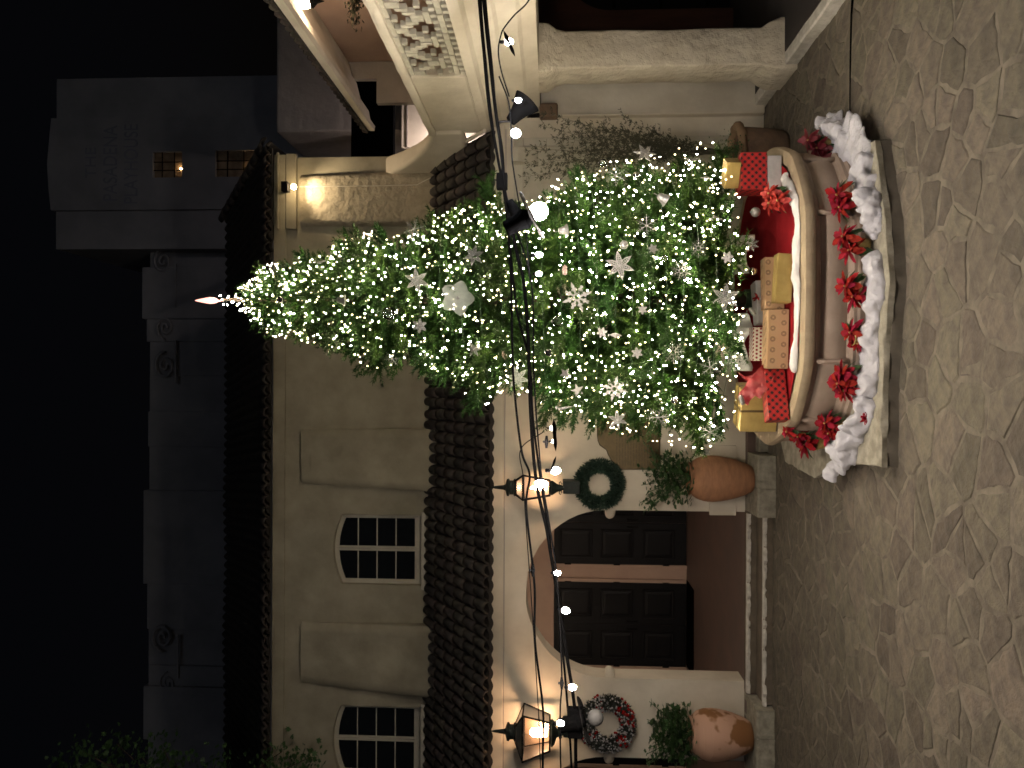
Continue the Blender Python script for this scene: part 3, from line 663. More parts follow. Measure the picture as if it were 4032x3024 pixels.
for (y, x, s, fl_) in ((1030, 640, 0.33, 1), (1290, 650, 0.32, -1), (1440, 650, 0.38, 1), (2510, 640, 0.40, -1), (2690, 660, 0.30, 1), (2880, 650, 0.30, 1)):
    p = P(y, x, 20.4); curl(p.x, p.z, s, fl_)
for (y0_, v) in ((1040, 690), (1340, 690), (2500, 700)):
    a, b = P(y0_+170, v, 20.4), P(y0_, v, 20.4); MB().bbox((a.x, 20.37, a.z-0.03), (b.x, 20.42, a.z+0.03), 0.01).build('string_course', STUCCO_GREY, house)

# ---- block behind the wing
BX = P(520, 1087, 16.5).x; BT = P(300, 1088, 16.5).z
block = thing('stucco_block', 'unlit rough stucco block rising behind the balcony wing', 'building', (BX+2, 16.5, 0))
bb = MB(); n = 18; vs = []; fs = []
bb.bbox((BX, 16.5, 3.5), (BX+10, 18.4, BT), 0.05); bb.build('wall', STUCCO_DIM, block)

# ---- ARCADE WING on the far side from the doors
wing = thing('arcade_wing', 'stucco arcade wing with pillars and a pierced brick balcony above', 'building', (4.2, 9.7, 0))
af = MB(); XE = 3.97
rng = random.Random(4); vs = []; fs = []; n = 40
for i in range(n+1):
    y = 4+(11.3-4)*i/n; a = rng.uniform(-.012, .012)
    vs += [(XE+a, y, -0.02), (XE+a*.6, y, 0.135), (XE+0.03+a, y, 0.15), (9, y, 0.15)]
for i in range(n):
    o = i*4; fs += [(o, o+1, o+5, o+4), (o+1, o+2, o+6, o+5), (o+2, o+3, o+7, o+6)]
arc_floor = MB().add(vs, fs).build('pavement', DARKWALL); tag(arc_floor, kind='structure')
vs = []; fs = []
for i in range(n+1):
    y = 4+(11.25-4)*i/n; a = rng.uniform(-.010, .010)
    vs += [(XE-0.012+a, y, 0.0), (XE-0.014+a, y, 0.145), (XE+0.01+a, y, 0.158), (XE+0.13+a, y, 0.157)]
for i in range(n):
    o = i*4; fs += [(o, o+1, o+5, o+4), (o+1, o+2, o+6, o+5), (o+2, o+3, o+7, o+6)]
kerb = MB().add(vs, fs).build('kerb', NOSING); tag(kerb, kind='structure'); kerb.parent = arc_floor
def pillar(x0, x1, y0, y1, zb, zt_, sd):
    """square stucco pillar with flared foot and head"""
    rng = random.Random(sd); prof = [(0.085, zb), (0.09, zb+0.20), (0.055, zb+0.30), (0.045, zb+0.33), (0.0, zb+0.42), (0.006, zb+1.0), (-0.004, zb+1.6), (0.004, zb+2.2), (0.0, zt_-0.34), (0.02, zt_-0.22), (0.075, zt_-0.12), (0.08, zt_)]
    vs = []; fs = []; m_ = 6
    for (e, z) in prof:
        a, b, c, d = x0-e, x1+e, y0-e, y1+e; ring = []
        cr = 0.03
        for (px, py, qx, qy) in ((a, c, 1, 1), (b, c, -1, 1), (b, d, -1, -1), (a, d, 1, -1)):
            pr = [(px, py+qy*cr), (px+qx*cr*.3, py+qy*cr*.3), (px+qx*cr, py)]
            if (qx, qy) in ((-1, 1), (1, -1)): pr.reverse()
            ring += pr
        vs += [(p[0]+rng.uniform(-.004, .004), p[1]+rng.uniform(-.004, .004), z) for p in ring]
    m_ = 12
    for j in range(len(prof)-1):
        for k in range(m_): fs.append((j*m_+k, j*m_+(k+1) % m_, (j+1)*m_+(k+1) % m_, (j+1)*m_+k))
    fs += [tuple(range(m_-1, -1, -1)), tuple((len(prof)-1)*m_+k for k in range(m_))]
    return MB().add(vs, fs).build('pillar', STUCCO_R, wing, smooth=True, auto=40)
BZ = 3.19
pillar(3.99, 4.46, 9.72, 10.28, 0.0, BZ, 1); pillar(3.99, 4.46, 7.18, 7.74, 0.0, BZ, 2); pillar(3.99, 4.46, 4.6, 5.2, 0.0, BZ, 3)
MB().bbox((3.84, 11.02, 0.02), (4.42, 11.5, BZ-0.01), 0.02).build('corner_pier', STUCCO, wing)
# beam and cornice along the wing, profile in X-Z swept along Y
prof = [(4.5, BZ), (3.93, BZ), (3.92, BZ+0.06), (3.90, BZ+0.16), (3.86, BZ+0.20), (3.86, 3.60), (3.82, 3.64), (3.80, 3.74), (3.73, 3.80), (3.72, 3.88), (3.66, 3.92), (3.64, 4.03), (4.5, 4.03)]
vs = []; fs = []; ny = 24; rng = random.Random(9)
for i in range(ny+1):
    y = 4+(11.13-4)*i/ny
    for (x, z) in prof: vs.append((x+0.006*noise.noise(Vector((y*2.2, z*6, 1))), y, z+0.006*noise.noise(Vector((y*2.5, x*9, 4)))))
m_ = len(prof)
for i in range(ny):
    for k in range(m_): fs.append((i*m_+k, (i+1)*m_+k, (i+1)*m_+(k+1) % m_, i*m_+(k+1) % m_))
fs += [tuple(range(m_)), tuple(ny*m_+k for k in range(m_-1, -1, -1))]
MB().add(vs, fs).build('beam', STUCCO, wing, smooth=True, auto=25)
MB().box((3.92, 11.505, 0.1), (4.05, 15.8, 3.28)).build('passage_side', VOID, wing)
MB().box((3.92, 15.82, 0.1), (9, 15.88, 3.9)).build('passage_end', VOID, wing)
MB().box((7.6, 4, 0.1), (7.7, 15.8, 3.28)).build('inner_wall', VOID, wing)
MB().box((4.5, 4, 3.3), (9, 15.8, 3.4)).build('ceiling', VOID, wing)
MB().box((XE+0.14, 4, 0.152), (9, 15.8, 0.160)).build('passage_floor', VOID, wing)
# arched wooden frame across the passage
aw = MB(); arch_wall(aw, 5.62, 8.4, 0.16, 3.28, [(5.98, 8.0, 0.16, 2.1, 2.95)], 12.35, 12.75, wob=0); aw.build('arched_frame', WOOD_RED, wing)
MB().bbox((6.0, 12.56, 0.17), (6.95, 12.60, 2.6), 0.01).build('arched_door', DOOR, wing)
for k in range(3): MB().box((6.1, 12.53, 0.5+0.75*k), (6.85, 12.555, 0.56+0.75*k)).build('door_rail', BLACK, wing)
# balcony parapet: solid pier, pierced brick screen, coping
MB().bbox((3.66, 9.12, 4.032), (3.86, 11.2, 4.78), 0.03).build('parapet_pier', STUCCO, wing)
MB().box((3.9, 4, 4.0), (9, 13.5, 4.06)).build('balcony_floor', DARKWALL, wing)
cp = MB(); vs = []; fs = []; ny = 40
for i in range(ny+1):
    y = 4+(11.15-4)*i/ny; w_ = 0.018*noise.noise(Vector((y*3.1, 1, 0))); h_ = 0.014*noise.noise(Vector((y*3.7, 7, 0)))
    vs += [(3.62+w_, y, 4.70+h_), (3.60+w_, y, 4.74+h_), (3.63+w_, y, 4.81+h_), (3.76, y, 4.835+h_), (3.88, y, 4.81), (3.90, y, 4.70)]
for i in range(ny):
    for k in range(6): fs.append((i*6+k, (i+1)*6+k, (i+1)*6+(k+1) % 6, i*6+(k+1) % 6))
MB().add(vs, fs).build('coping', STUCCO, wing, smooth=True, auto=50)
BRICK = mat('screen_brick', (0.52, 0.49, 0.40), (0.42, 0.39, 0.31), rough=0.9, nscale=8, bump=0.5, bscale=25, bdist=0.01, rnd=0.08)
wl_ = wloc(wing); CW = 0.068; NZ = 10; BRKS_ = {}
def filled(i, j):
    if j == 0: return i % 2 == 0
    if j == 1 or j == NZ-1: return True
    if j == 2: return i % 2 == 1
    a_, b_ = (i+j) % 8, (i-j) % 8
    return a_ in (0, 1) or b_ in (0, 1) or (a_ == 4 and b_ in (4, 5))
NY = 44; done = set()
for i in range(NY):
    for j in range(NZ):
        if (i, j) in done or not filled(i, j): continue
        h_ = w_ = 1
        if j > 2:
            while h_ < 3 and j+h_ < NZ-1 and filled(i, j+h_) and (i, j+h_) not in done: h_ += 1
        if h_ == 1:
            while w_ < 3 and i+w_ < NY and filled(i+w_, j) and (i+w_, j) not in done and not (j == 1 and w_ == 2): w_ += 1
        for q in range(h_):
            for s_ in range(w_): done.add((i+s_, j+q))
        if (w_, h_) not in BRKS_:
            BRKS_[(w_, h_)] = MB().bbox((-0.03, -CW*w_/2+0.004, -CW*h_/2+0.004), (0.03, CW*w_/2-0.004, CW*h_/2-0.003), 0.007).mesh('brick', BRICK)
        inst('brick', BRKS_[(w_, h_)], wing, Vector((3.70+U(-.006, .006), 9.10-(i+w_/2)*CW, 4.034+(j+h_/2)*CW))-wl_, (U(-.02, .02), U(-.02, .02), U(-.02, .02)))
# scroll-shaped wall where the balcony meets the main building
pr = []
for k in range(18):
    t = k/17; y = 11.05+1.5*t; z = 4.80+0.98*(t**1.7); pr.append((y, z))
pr2 = pr+[(12.58, 5.60), (12.58, 4.3), (11.05, 4.3)]
scrl = MB().prism(pr2, lambda p: (3.40+0.22*(12.6-p[0])/1.55, p[0], p[1]), lambda p: (3.74, p[0], p[1]))
so = scrl.build('scroll_wall', STUCCO, wing); bv = so.modifiers.new('bevel', 'BEVEL'); bv.width = 0.09; bv.segments = 4; bv.limit_method = 'ANGLE'; bv.angle_limit = math.radians(50)
# upper floor of the wing: wall, cove, eave
MB().box((5.5, 4, 4.06), (5.7, 12.997, 6.6)).build('upper_wall', STUCCO_PINK, wing)
prof = [(4.28, 6.128), (4.28, 6.03), (4.36, 6.02), (4.42, 6.09), (4.62, 6.13), (4.70, 6.24), (5.1, 6.34), (5.2, 6.42), (5.42, 6.46), (5.5, 6.56), (5.5, 6.58)]
vs = []; fs = []
for y in (4, 12.9):
    for (x, z) in prof: vs.append((x, y, z))
m_ = len(prof)
for k in range(m_): fs.append((k, m_+k, m_+(k+1) % m_, (k+1) % m_))
fs += [tuple(range(m_-1, -1, -1)), tuple(m_+k for k in range(m_))]
MB().add(vs, fs).build('eave_cornice', STUCCO, wing)
MB().add([(4.25, 4, 6.165), (4.25, 12.9, 6.165), (8, 12.9, 7.6), (8, 4, 7.6), (4.25, 4, 6.13), (4.25, 12.9, 6.13), (8, 12.9, 7.54), (8, 4, 7.54)], [(0, 1, 2, 3), (7, 6, 5, 4), (0, 4, 5, 1), (1, 5, 6, 2)]).build('roof', PAN, wing)
k = 0; y = 6.0
while y < 12.9:
    inst('eave_tile', TILE_ME, wing, Vector((4.235, y, 6.155))-wl_, (0, -0.34, -PI/2), (0.9, 0.8, 0.7)); y += 0.17
p0 = P(405, 1490, 13.0)
MB().box((p0.x, 13.0, 4.06), (5.49, 13.12, P(300, 1483, 13.0).z)).build('recess_wall', STUCCO_DIM, wing)
MB().box((P(310, 1440, 13.0).x, 13.003, P(300, 1483, 13.0).z+0.002), (5.49, 13.115, 6.6)).build('recess_wall', STUCCO_DIM, wing)
pb0, pb1 = P(625, 1490, 15.4), P(400, 1396, 15.4)
MB().box((P(640, 1500, 15.4).x, 15.2, P(500, 1556, 15.4).z), (P(300, 1500, 15.4).x, 15.4, P(500, 1393, 15.4).z)).build('dark_opening', RUBBER, wing)  # near-black box stands in for the darkness of the unlit opening
MB().box((5.02, 16.2, 4.0), (6.8, 16.3, 6.22)).build('lit_back_wall', STUCCO, wing)
MB().box((5.02, 16.17, P(480, 1606, 16.2).z), (6.8, 16.198, P(480, 1602, 16.2).z)).build('wall_joint', STUCCO_DIM, wing)
# ================================================================== THINGS
# ---- fountain on its stone plinth
FC = Vector((0.95, 8.72, 0))
fount = thing('fountain', 'tan cast stone fountain basin under the Christmas tree on a rough stone plinth', 'fountain', FC)
PL = [G(1843, 3538), G(1480, 3545), G(1100, 3572), G(860, 3556), G(548, 3510)]
pl = [(p.x, p.y) for p in PL]+[(2.55, 8.2), (2.75, 9.6), (1.9, 10.3), (0.0, 10.3), (-0.95, 9.6), (-1.02, 8.55), (-0.78, 7.75)]
def loop_ring(poly, z, inset, step, amp, seed):
    rng = random.Random(seed); out = []; n = len(poly)
    cx = sum(p[0] for p in poly)/n; cy = sum(p[1] for p in poly)/n
    for i in range(n):
        a, b = poly[i], poly[(i+1) % n]; L = math.hypot(b[0]-a[0], b[1]-a[1]); m = max(1, int(L/step))
        for k in range(m):
            t = k/m; x, y = a[0]+(b[0]-a[0])*t, a[1]+(b[1]-a[1])*t; d = math.hypot(x-cx, y-cy)
            e = inset+rng.uniform(-amp, amp)*0.4+amp*noise.noise(Vector((x*5, y*5, seed))); out.append((x-(x-cx)/d*e, y-(y-cy)/d*e, z+amp*0.35*noise.noise(Vector((x*6, y*6, seed+3)))))
    return out
rings = [loop_ring(pl, 0.0, 0.0, 0.06, 0.008, 1), loop_ring(pl, 0.085, 0.016, 0.06, 0.010, 2), loop_ring(pl, 0.092, 0.012, 0.06, 0.016, 3), loop_ring(pl, 0.142, 0.012, 0.06, 0.016, 4), loop_ring(pl, 0.152, 0.03, 0.06, 0.012, 5), loop_ring(pl, 0.148, 0.16, 0.06, 0.008, 6)]
m_ = len(rings[0]); vs = [p for r in rings for p in r]+[(FC.x, FC.y, 0.148)]; fs = []
for j in range(len(rings)-1):
    for k in range(m_): fs.append((j*m_+k, j*m_+(k+1) % m_, (j+1)*m_+(k+1) % m_, (j+1)*m_+k))
j = len(rings)-1
for k in range(m_): fs.append((j*m_+k, j*m_+(k+1) % m_, len(vs)-1))
nf = m_*2
MB().add(vs, fs[:nf]).build('plinth_riser', RISER_SHADED, fount, smooth=True, auto=35); MB().add(vs, fs[nf:]).build('plinth', CURB, fount, smooth=True, auto=35)
# basin polygon (plan of the rim's outer edge)
BP = [(0.21, 7.27), (1.62, 7.25), (2.24, 7.68), (2.52, 8.45), (2.32, 9.45), (1.62, 10.02), (0.28, 10.02), (-0.36, 9.5), (-0.62, 8.5), (-0.36, 7.68)]
def fine(poly, bul=0.03, step=0.09):
    """subdivide, bowing each side outward a little and rounding the corners"""
    out = []; n = len(poly); cx, cy = FC.x, FC.y
    for i in range(n):
        a, b = poly[i], poly[(i+1) % n]; L = math.hypot(b[0]-a[0], b[1]-a[1]); m = max(3, int(L/step)); nx, ny = (b[1]-a[1])/L, -(b[0]-a[0])/L
        for k in range(m):
            t = (k+0.5)/m; e = bul*(1-(2*t-1)**2); out.append((a[0]+(b[0]-a[0])*t+nx*e, a[1]+(b[1]-a[1])*t+ny*e, i, t))
    return out
bpf = fine(BP); nb = len(bpf)
nrm = []
for i in range(nb):
    a, b = bpf[i-1], bpf[(i+1) % nb]; dx, dy = b[0]-a[0], b[1]-a[1]; L = math.hypot(dx, dy); nrm.append((dy/L, -dx/L))
def sweep(profile, a=0, b=None, close=True):
    """profile of (outward offset, z) swept round the basin"""
    idx = list(range(nb)) if b is None else [i % nb for i in range(a, b+1)]
    vs = []; fs = []; m = len(profile)
    for i in idx:
        # grooves where two sides meet
        t = bpf[i][3]; gv = 0.0
        for (o, z) in profile: vs.append((bpf[i][0]+nrm[i][0]*(o+gv), bpf[i][1]+nrm[i][1]*(o+gv), z))
    c = len(idx); rg = range(c if b is None else c-1)
    for i in rg:
        j = (i+1) % c
        for k in range(m-1): fs.append((i*m+k, j*m+k, j*m+k+1, i*m+k+1))
    if b is not None: fs += [tuple(range(m)), tuple((c-1)*m+k for k in range(m-1, -1, -1))]
    return MB().add(vs, fs)
ZR = 0.68
wallp = [(0.05, 0.14), (0.05, 0.19), (0.02, 0.205), (0.02, 0.235), (-0.035, 0.25), (-0.05, 0.27), (-0.03, 0.33), (-0.02, 0.40), (-0.035, 0.47), (-0.055, 0.515), (-0.03, 0.53), (-0.03, 0.545), (0.0, 0.56), (0.0, 0.58), (-0.2, 0.58), (-0.2, 0.14)]
sweep(wallp).build('basin_wall', BASIN, fount, smooth=True, auto=35)
# engaged ribs at the corners
for i in range(len(BP)):
    p = BP[i]; d = Vector((p[0]-FC.x, p[1]-FC.y, 0)).normalized(); c = Vector((p[0], p[1], 0))-d*0.035
    MB().tube([c+Vector((0, 0, z)) for z in (0.25, 0.35, 0.45, 0.55)], [0.028, 0.022, 0.022, 0.030], 10).build('corner_rib', BASIN, fount, smooth=True)
# coping stones, one to a side
copp = [(-0.012, 0.582), (0.03, 0.59), (0.04, 0.615), (0.04, 0.645), (0.025, ZR-0.005), (0.0, ZR), (-0.10, ZR+0.003), (-0.115, 0.66), (-0.115, 0.582)]
copp = copp+[copp[0]]
cum = 0
for i in range(len(BP)):
    ids = [k for k in range(nb) if bpf[k][2] == i]
    sweep(copp, ids[0], ids[-1]+1 if i in (0, 1, 9) else ids[-1]+1).build('coping_stone', COPING, fount, smooth=True, auto=35)
# red felt over the boarded basin
cl = MB(); vs = []; fs = []; NR = 16
for j in range(NR+1):
    f_ = j/NR
    for i in range(nb):
        x = FC.x+(bpf[i][0]-nrm[i][0]*0.12-FC.x)*f_; y = FC.y+(bpf[i][1]-nrm[i][1]*0.12-FC.y)*f_
        vs.append((x, y, ZR+0.008+0.016*noise.noise(Vector((x*3, y*3, 2)))))
for j in range(NR):
    for i in range(nb): fs.append((j*nb+i, j*nb+(i+1) % nb, (j+1)*nb+(i+1) % nb, (j+1)*nb+i))
cl.add(vs, fs); tag(cl.build('red_cloth', RED_CLOTH, smooth=True, at=FC), 'plain red felt cloth spread under the Christmas tree inside the fountain rim', 'cloth')

# ---- cotton snow
def batting(name, pts, wid, hgt, label, seed, group=None, cat='cotton', mt=None, base=None, rough_=0.5):
    pts = [Vector(p) for p in pts]
    # resample
    L = [0]
    for a, b in zip(pts, pts[1:]): L.append(L[-1]+(b-a).length)
    n = int(L[-1]/0.012); path = []
    for k in range(n+1):
        s = L[-1]*k/n; i = max(0, min(len(L)-2, next((q for q in range(len(L)-1) if L[q+1] >= s), len(L)-2)))
        t = (s-L[i])/max(1e-6, L[i+1]-L[i]); path.append(pts[i].lerp(pts[i+1], t))
    vs = []; fs = []; C = 36
    for k, p in enumerate(path):
        t = (path[min(k+2, n)]-path[max(k-2, 0)]).normalized(); side = Vector((t.y, -t.x, 0)).normalized()
        e = min(1, min(k, n-k)/6.0)**0.5
        ws = wid*(0.8+0.55*noise.noise(p*2.3+Vector((seed, 0, 0))))*(0.15+0.85*e); hs = hgt*(0.85+0.7*noise.noise(p*3.7+Vector((0, seed, 0))))*(0.2+0.8*e)
        for c in range(C):
            a = 2*PI*c/C; q = p+side*math.cos(a)*ws+Vector((0, 0, max(0, math.sin(a))*hs))
            d = 1+rough_*noise.noise(q*9+Vector((seed, seed, 0)))+0.28*rough_*noise.noise(q*22)+0.07*rough_*noise.noise(q*55)
            q = p+side*math.cos(a)*ws*d+Vector((0, 0, max(-0.002, math.sin(a)*hs*d)))
            vs.append(q)
    for k in range(n):
        for c in range(C): fs.append((k*C+c, k*C+(c+1) % C, (k+1)*C+(c+1) % C, (k+1)*C+c))
    fs += [tuple(range(C-1, -1, -1)), tuple(n*C+c for c in range(C))]
    ob = MB().add(vs, fs).build(name, mt or SNOW, smooth=True, at=pts[0]); tag(ob, label, cat, group); return ob
zp = 0.15
batting('cotton_snow', [G(y, x, zp) for (y, x) in ((1862, 3275), (1820, 3310), (1770, 3350), (1715, 3385), (1660, 3405), (1600, 3415), (1540, 3420))], 0.17, 0.17, 'thick lump of white cotton snow at the door end of the plinth', 1, rough_=0.8)
batting('cotton_snow', [G(y, x, zp) for (y, x) in ((1570, 3425), (1450, 3428), (1330, 3438), (1200, 3450), (1080, 3456), (985, 3452))], 0.14, 0.12, 'long strip of white cotton snow along the front of the plinth', 5)
batting('cotton_snow', [G(y, x, zp) for (y, x) in ((945, 3445), (880, 3450), (800, 3446), (740, 3430))], 0.15, 0.13, 'short ragged clump of white cotton snow beside the gold poinsettia pot', 9, rough_=0.85)
batting('cotton_snow', [G(y, x, zp) for (y, x) in ((775, 3425), (690, 3412), (610, 3395), (560, 3355), (525, 3300), (505, 3250))], 0.19, 0.13, 'white cotton snow wrapped round the arcade end of the plinth', 13, rough_=0.8)
batting('cotton_strip', [(2.10, 7.80, ZR+0.01), (1.75, 7.46, ZR+0.01), (1.5, 7.40, ZR+0.01), (1.0, 7.39, ZR+0.01), (0.6, 7.40, ZR+0.01), (0.30, 7.42, ZR+0.01), (0.12, 7.48, ZR+0.01)], 0.075, 0.055, 'narrow white batting strip tucked behind the fountain rim', 21, rough_=0.4, mt=WHITE_CLOTH)

# ---- Christmas tree
TC = Vector((0.985, 8.92, 0)); K = 8.92/F*1.8233
def zV(v): return P(1180, v*1.8233, 8.92).z
prof_px = [(440, 2), (480, 8), (510, 18), (530, 34), (555, 56), (600, 84), (650, 96), (700, 108), (750, 128), (790, 150), (825, 158), (870, 132), (900, 150), (950, 182), (1000, 206), (1050, 226), (1085, 205), (1120, 205), (1200, 250), (1300, 284), (1400, 302), (1500, 318), (1560, 312), (1600, 292), (1630, 262)]
TP = sorted((zV(v), r*K) for v, r in prof_px)
def TR(z):
    if z <= TP[0][0]: return TP[0][1]*0.9
    for (a, b) in zip(TP, TP[1:]):
        if z <= b[0]: return a[1]+(b[1]-a[1])*(z-a[0])/(b[0]-a[0])
    return 0.0
ZB, ZT = 1.13, TP[-1][0]
tree = thing('christmas_tree', 'tall green Christmas tree covered in warm white lights standing in the fountain', 'christmas tree', TC+Vector((0, 0, ZR)))
MB().tube([(TC.x, TC.y, z) for z in (ZR, 2, 4, 6, ZT-0.1)], [0.09, 0.08, 0.06, 0.035, 0.012], 10).build('trunk', BARK, tree, smooth=True)
MB().lathe([(0.20, ZR+0.005), (0.20, ZR+0.03), (0.11, ZR+0.05), (0.11, ZR+0.13)], (TC.x, TC.y, 0), 16).build('stand', mat('stand_green', (0.02, 0.05, 0.025), rough=0.6), tree)
def bough(L, seed):
    rng = random.Random(seed); mb = MB()
    def stem_pt(s): return Vector((s*L, 0.03*L*math.sin(3*s+seed), 0.10*L*s-0.16*L*s*s))
    mb.tube([stem_pt(k/5) for k in range(6)], [0.012, 0.010, 0.008, 0.006, 0.005, 0.003], 4, cap=False)
    def shoot(a, b, dens=85):
        d = b-a; l = d.length; d = d/l; ref = Vector((0, 0, 1)) if abs(d.z) < 0.9 else Vector((1, 0, 0)); e1 = d.cross(ref).normalized(); e2 = e1.cross(d)
        n = int(l*dens)
        for i in range(n):
            t = (i+rng.random())/n; p = a+d*l*t
            for q in range(3):
                th = rng.uniform(0, 2*PI); dirn = (d*rng.uniform(0.55, 1.0)+(e1*math.cos(th)+e2*math.sin(th))*rng.uniform(0.5, 0.9)).normalized()
                ln = rng.uniform(0.032, 0.055); sd = dirn.cross(Vector((rng.uniform(-1, 1), rng.uniform(-1, 1), rng.uniform(-1, 1)))).normalized()*0.0055
                mb.tri(p-sd, p+sd, p+dirn*ln)
    s0 = 0.30 if L > 0.6 else 0.1
    n = max(5, int((1-s0)*L/0.055))
    for i in range(n):
        s = s0+(1-s0)*(i+rng.random()*0.6)/n; base = stem_pt(s)
        for side in (-1, 1):
            ang = rng.uniform(0.55, 1.0); ln = (0.12+0.24*min(1, (1-s)*L/0.5+0.25))*rng.uniform(0.7, 1.15)*(0.75 if L < 0.6 else 1)
            d = Vector((math.cos(ang), side*math.sin(ang), rng.uniform(-0.35, 0.45))).normalized()
            shoot(base, base+d*ln)
        if rng.random() < 0.6:
            d = Vector((0.75, rng.uniform(-.3, .3), rng.uniform(0.3, 0.8))).normalized(); shoot(base, base+d*rng.uniform(0.1, 0.2))
    shoot(stem_pt(s0), stem_pt(1.0), 70); shoot(stem_pt(0.85), stem_pt(1.0)+Vector((0.08, 0, 0)))
    return mb.mesh('branch', NEEDLE)
BOUGHS = {L: [bough(L, int(L*100)+k) for k in range(4)] for L in (0.35, 0.75, 1.2, 1.7)}
rng = random.Random(42)
zsamp = np.linspace(ZB+0.04, ZT-0.52, 600); wgt = np.array([TR(z)+0.22 for z in zsamp]); cdf = np.cumsum(wgt)/wgt.sum()
NBR = 300; BR = []
tw = wloc(tree)
for k in range(NBR):
    z = float(np.interp((k+rng.random())/NBR, cdf, zsamp)); az = k*2.399963+rng.uniform(-.25, .25); R = TR(z)*rng.uniform(0.82, 1.03)
    if rng.random() < 0.16 and not 1.75 < z < 2.75: R *= rng.uniform(1.05, 1.16)
    up = rng.uniform(0.05, 0.30)*R if z > 1.9 else rng.uniform(0.02, 0.12)*R
    if z > 5.0: up = rng.uniform(0.4, 0.9)*R
    L = math.hypot(R, up); Lc = min(BOUGHS, key=lambda q: abs(math.log(q/max(L, 0.2)))); sc = L/Lc
    me = rng.choice(BOUGHS[Lc]); pitch = -math.atan2(up, R)
    e = Euler((rng.uniform(-.4, .4), pitch, az), 'XYZ')
    inst('branch', me, tree, Vector((TC.x, TC.y, z-up*0.9+(0.03 if z < 1.9 else 0)))-tw, e, (sc, max(sc, 0.8), max(sc, 0.8)) if z < ZT-1.1 else (sc, sc*0.8, sc*0.8))
    BR.append((z, az, R))
# dense inner growth behind the boughs
inner = MB(); rng2 = random.Random(77)
for k in range(5200):
    z = float(np.interp(rng2.random(), cdf, zsamp)); az = rng2.uniform(0, 2*PI); R = TR(z)*rng2.uniform(0.35, 0.80)
    c = Vector((TC.x+R*math.cos(az), TC.y+R*math.sin(az), z-0.05)); out = Vector((math.cos(az), math.sin(az), rng2.uniform(-.3, .5)))
    for q in range(9):
        d = (out+Vector((rng2.uniform(-1, 1), rng2.uniform(-1, 1), rng2.uniform(-1, 1)))).normalized(); sd = d.cross(Vector((rng2.uniform(-1, 1), rng2.uniform(-1, 1), 1))).normalized()*0.007
        inner.tri(c-sd, c+sd, c+d*rng2.uniform(0.06, 0.12))
inner.build('inner_needles', NEEDLE, tree, kind='stuff')
# topper
top = thing('tree_topper', 'slender pink lit spire finial on the tip of the tree', 'tree topper', (TC.x, TC.y, ZT-0.3))
tp0, tp1 = P(1180, 768, 8.92), P(1180, 852, 8.92)
MB().lathe([(0.004, tp1.z-0.10), (0.012, tp1.z-0.04), (0.036, tp1.z+0.03), (0.040, tp1.z+0.08), (0.026, tp1.z+0.16), (0.010, tp0.z-0.02), (0.001, tp0.z)], (TC.x-0.01, TC.y, 0), 12).build('finial', mat('topper_glow', (0.9, 0.55, 0.5), (1.0, 0.8, 0.75), rough=0.3, nscale=40, emit=(1.0, 0.42, 0.33), estr=1.3), top, smooth=True)
for k in range(10):
    a = k*2.4; p = (TC.x-0.01+0.055*math.cos(a), TC.y+0.055*math.sin(a), tp1.z-0.05-0.022*k)
    MB().ico(p, 0.008, 1).build('bulb', glow('mini_bulb', (1.0, 0.87, 0.60), 150), top)
# mini lights
MINI = MATS['mini_bulb']
lights = thing('tree_light_string', 'string of warm white mini lights wound round the Christmas tree', 'string lights', TC+Vector((0, 0, ZR)))
rng = random.Random(99); bul = []
for k in range(1950):
    u = rng.random(); z = float(np.interp(u**1.08, cdf, zsamp))+rng.uniform(0, .1); az = (-PI/2+math.asin(rng.uniform(-1, 1)) if rng.random() < 0.72 else rng.uniform(0, 2*PI)); R = max(0.05, TR(z))*rng.uniform(0.84, 1.02)
    if z > ZT-0.55: R = max(R, 0.03)
    bul.append(Vector((TC.x+R*math.cos(az), TC.y+R*math.sin(az), z-0.02)))
for k in range(60):
    z = rng.uniform(ZT-1.0, ZT-0.42); az = rng.uniform(0, 2*PI); R = max(TR(z)*1.02, 0.05); bul.append(Vector((TC.x+R*math.cos(az), TC.y+R*math.sin(az), z)))
bul.sort(key=lambda p: p.y)
DIM = glow('mini_bulb_dim', (1.0, 0.82, 0.45), 5)
mes = [MB().ico((0, 0, 0), r_, 1, (0.9, 0.9, 1.2)).mesh('bulb', m_) for r_, m_ in ((0.0060, MINI), (0.0075, MINI), (0.0085, DIM))]; lw = wloc(lights); mass = MB(); mass2 = MB()
step_ = 3
indiv = set(range(0, 1200, 4)); 
for i, p in enumerate(bul):
    pick = rng.random(); pick = 0 if pick < 0.32 else 1 if pick < 0.56 else 2
    if i in indiv: inst('bulb', mes[pick], lights, p-lw, (rng.uniform(-1, 1), rng.uniform(-1, 1), 0))
    else: (mass2 if pick == 2 else mass).ico(p, (0.0060, 0.0075, 0.0085)[pick], 1, (0.9, 0.9, 1.2))
mass.build('remaining_bulbs', MINI, lights, kind='stuff'); mass2.build('remaining_dim_bulbs', DIM, lights, kind='stuff')
wp = []
for k in range(900):
    t = k/899; z = float(np.interp(t, cdf, zsamp)); az = t*2*PI*24; R = TR(z)*0.86; wp.append((TC.x+R*math.cos(az), TC.y+R*math.sin(az), z))
MB().tube(wp, 0.003, 4).build('wire', mat('green_wire', (0.01, 0.03, 0.012), rough=0.6), lights)
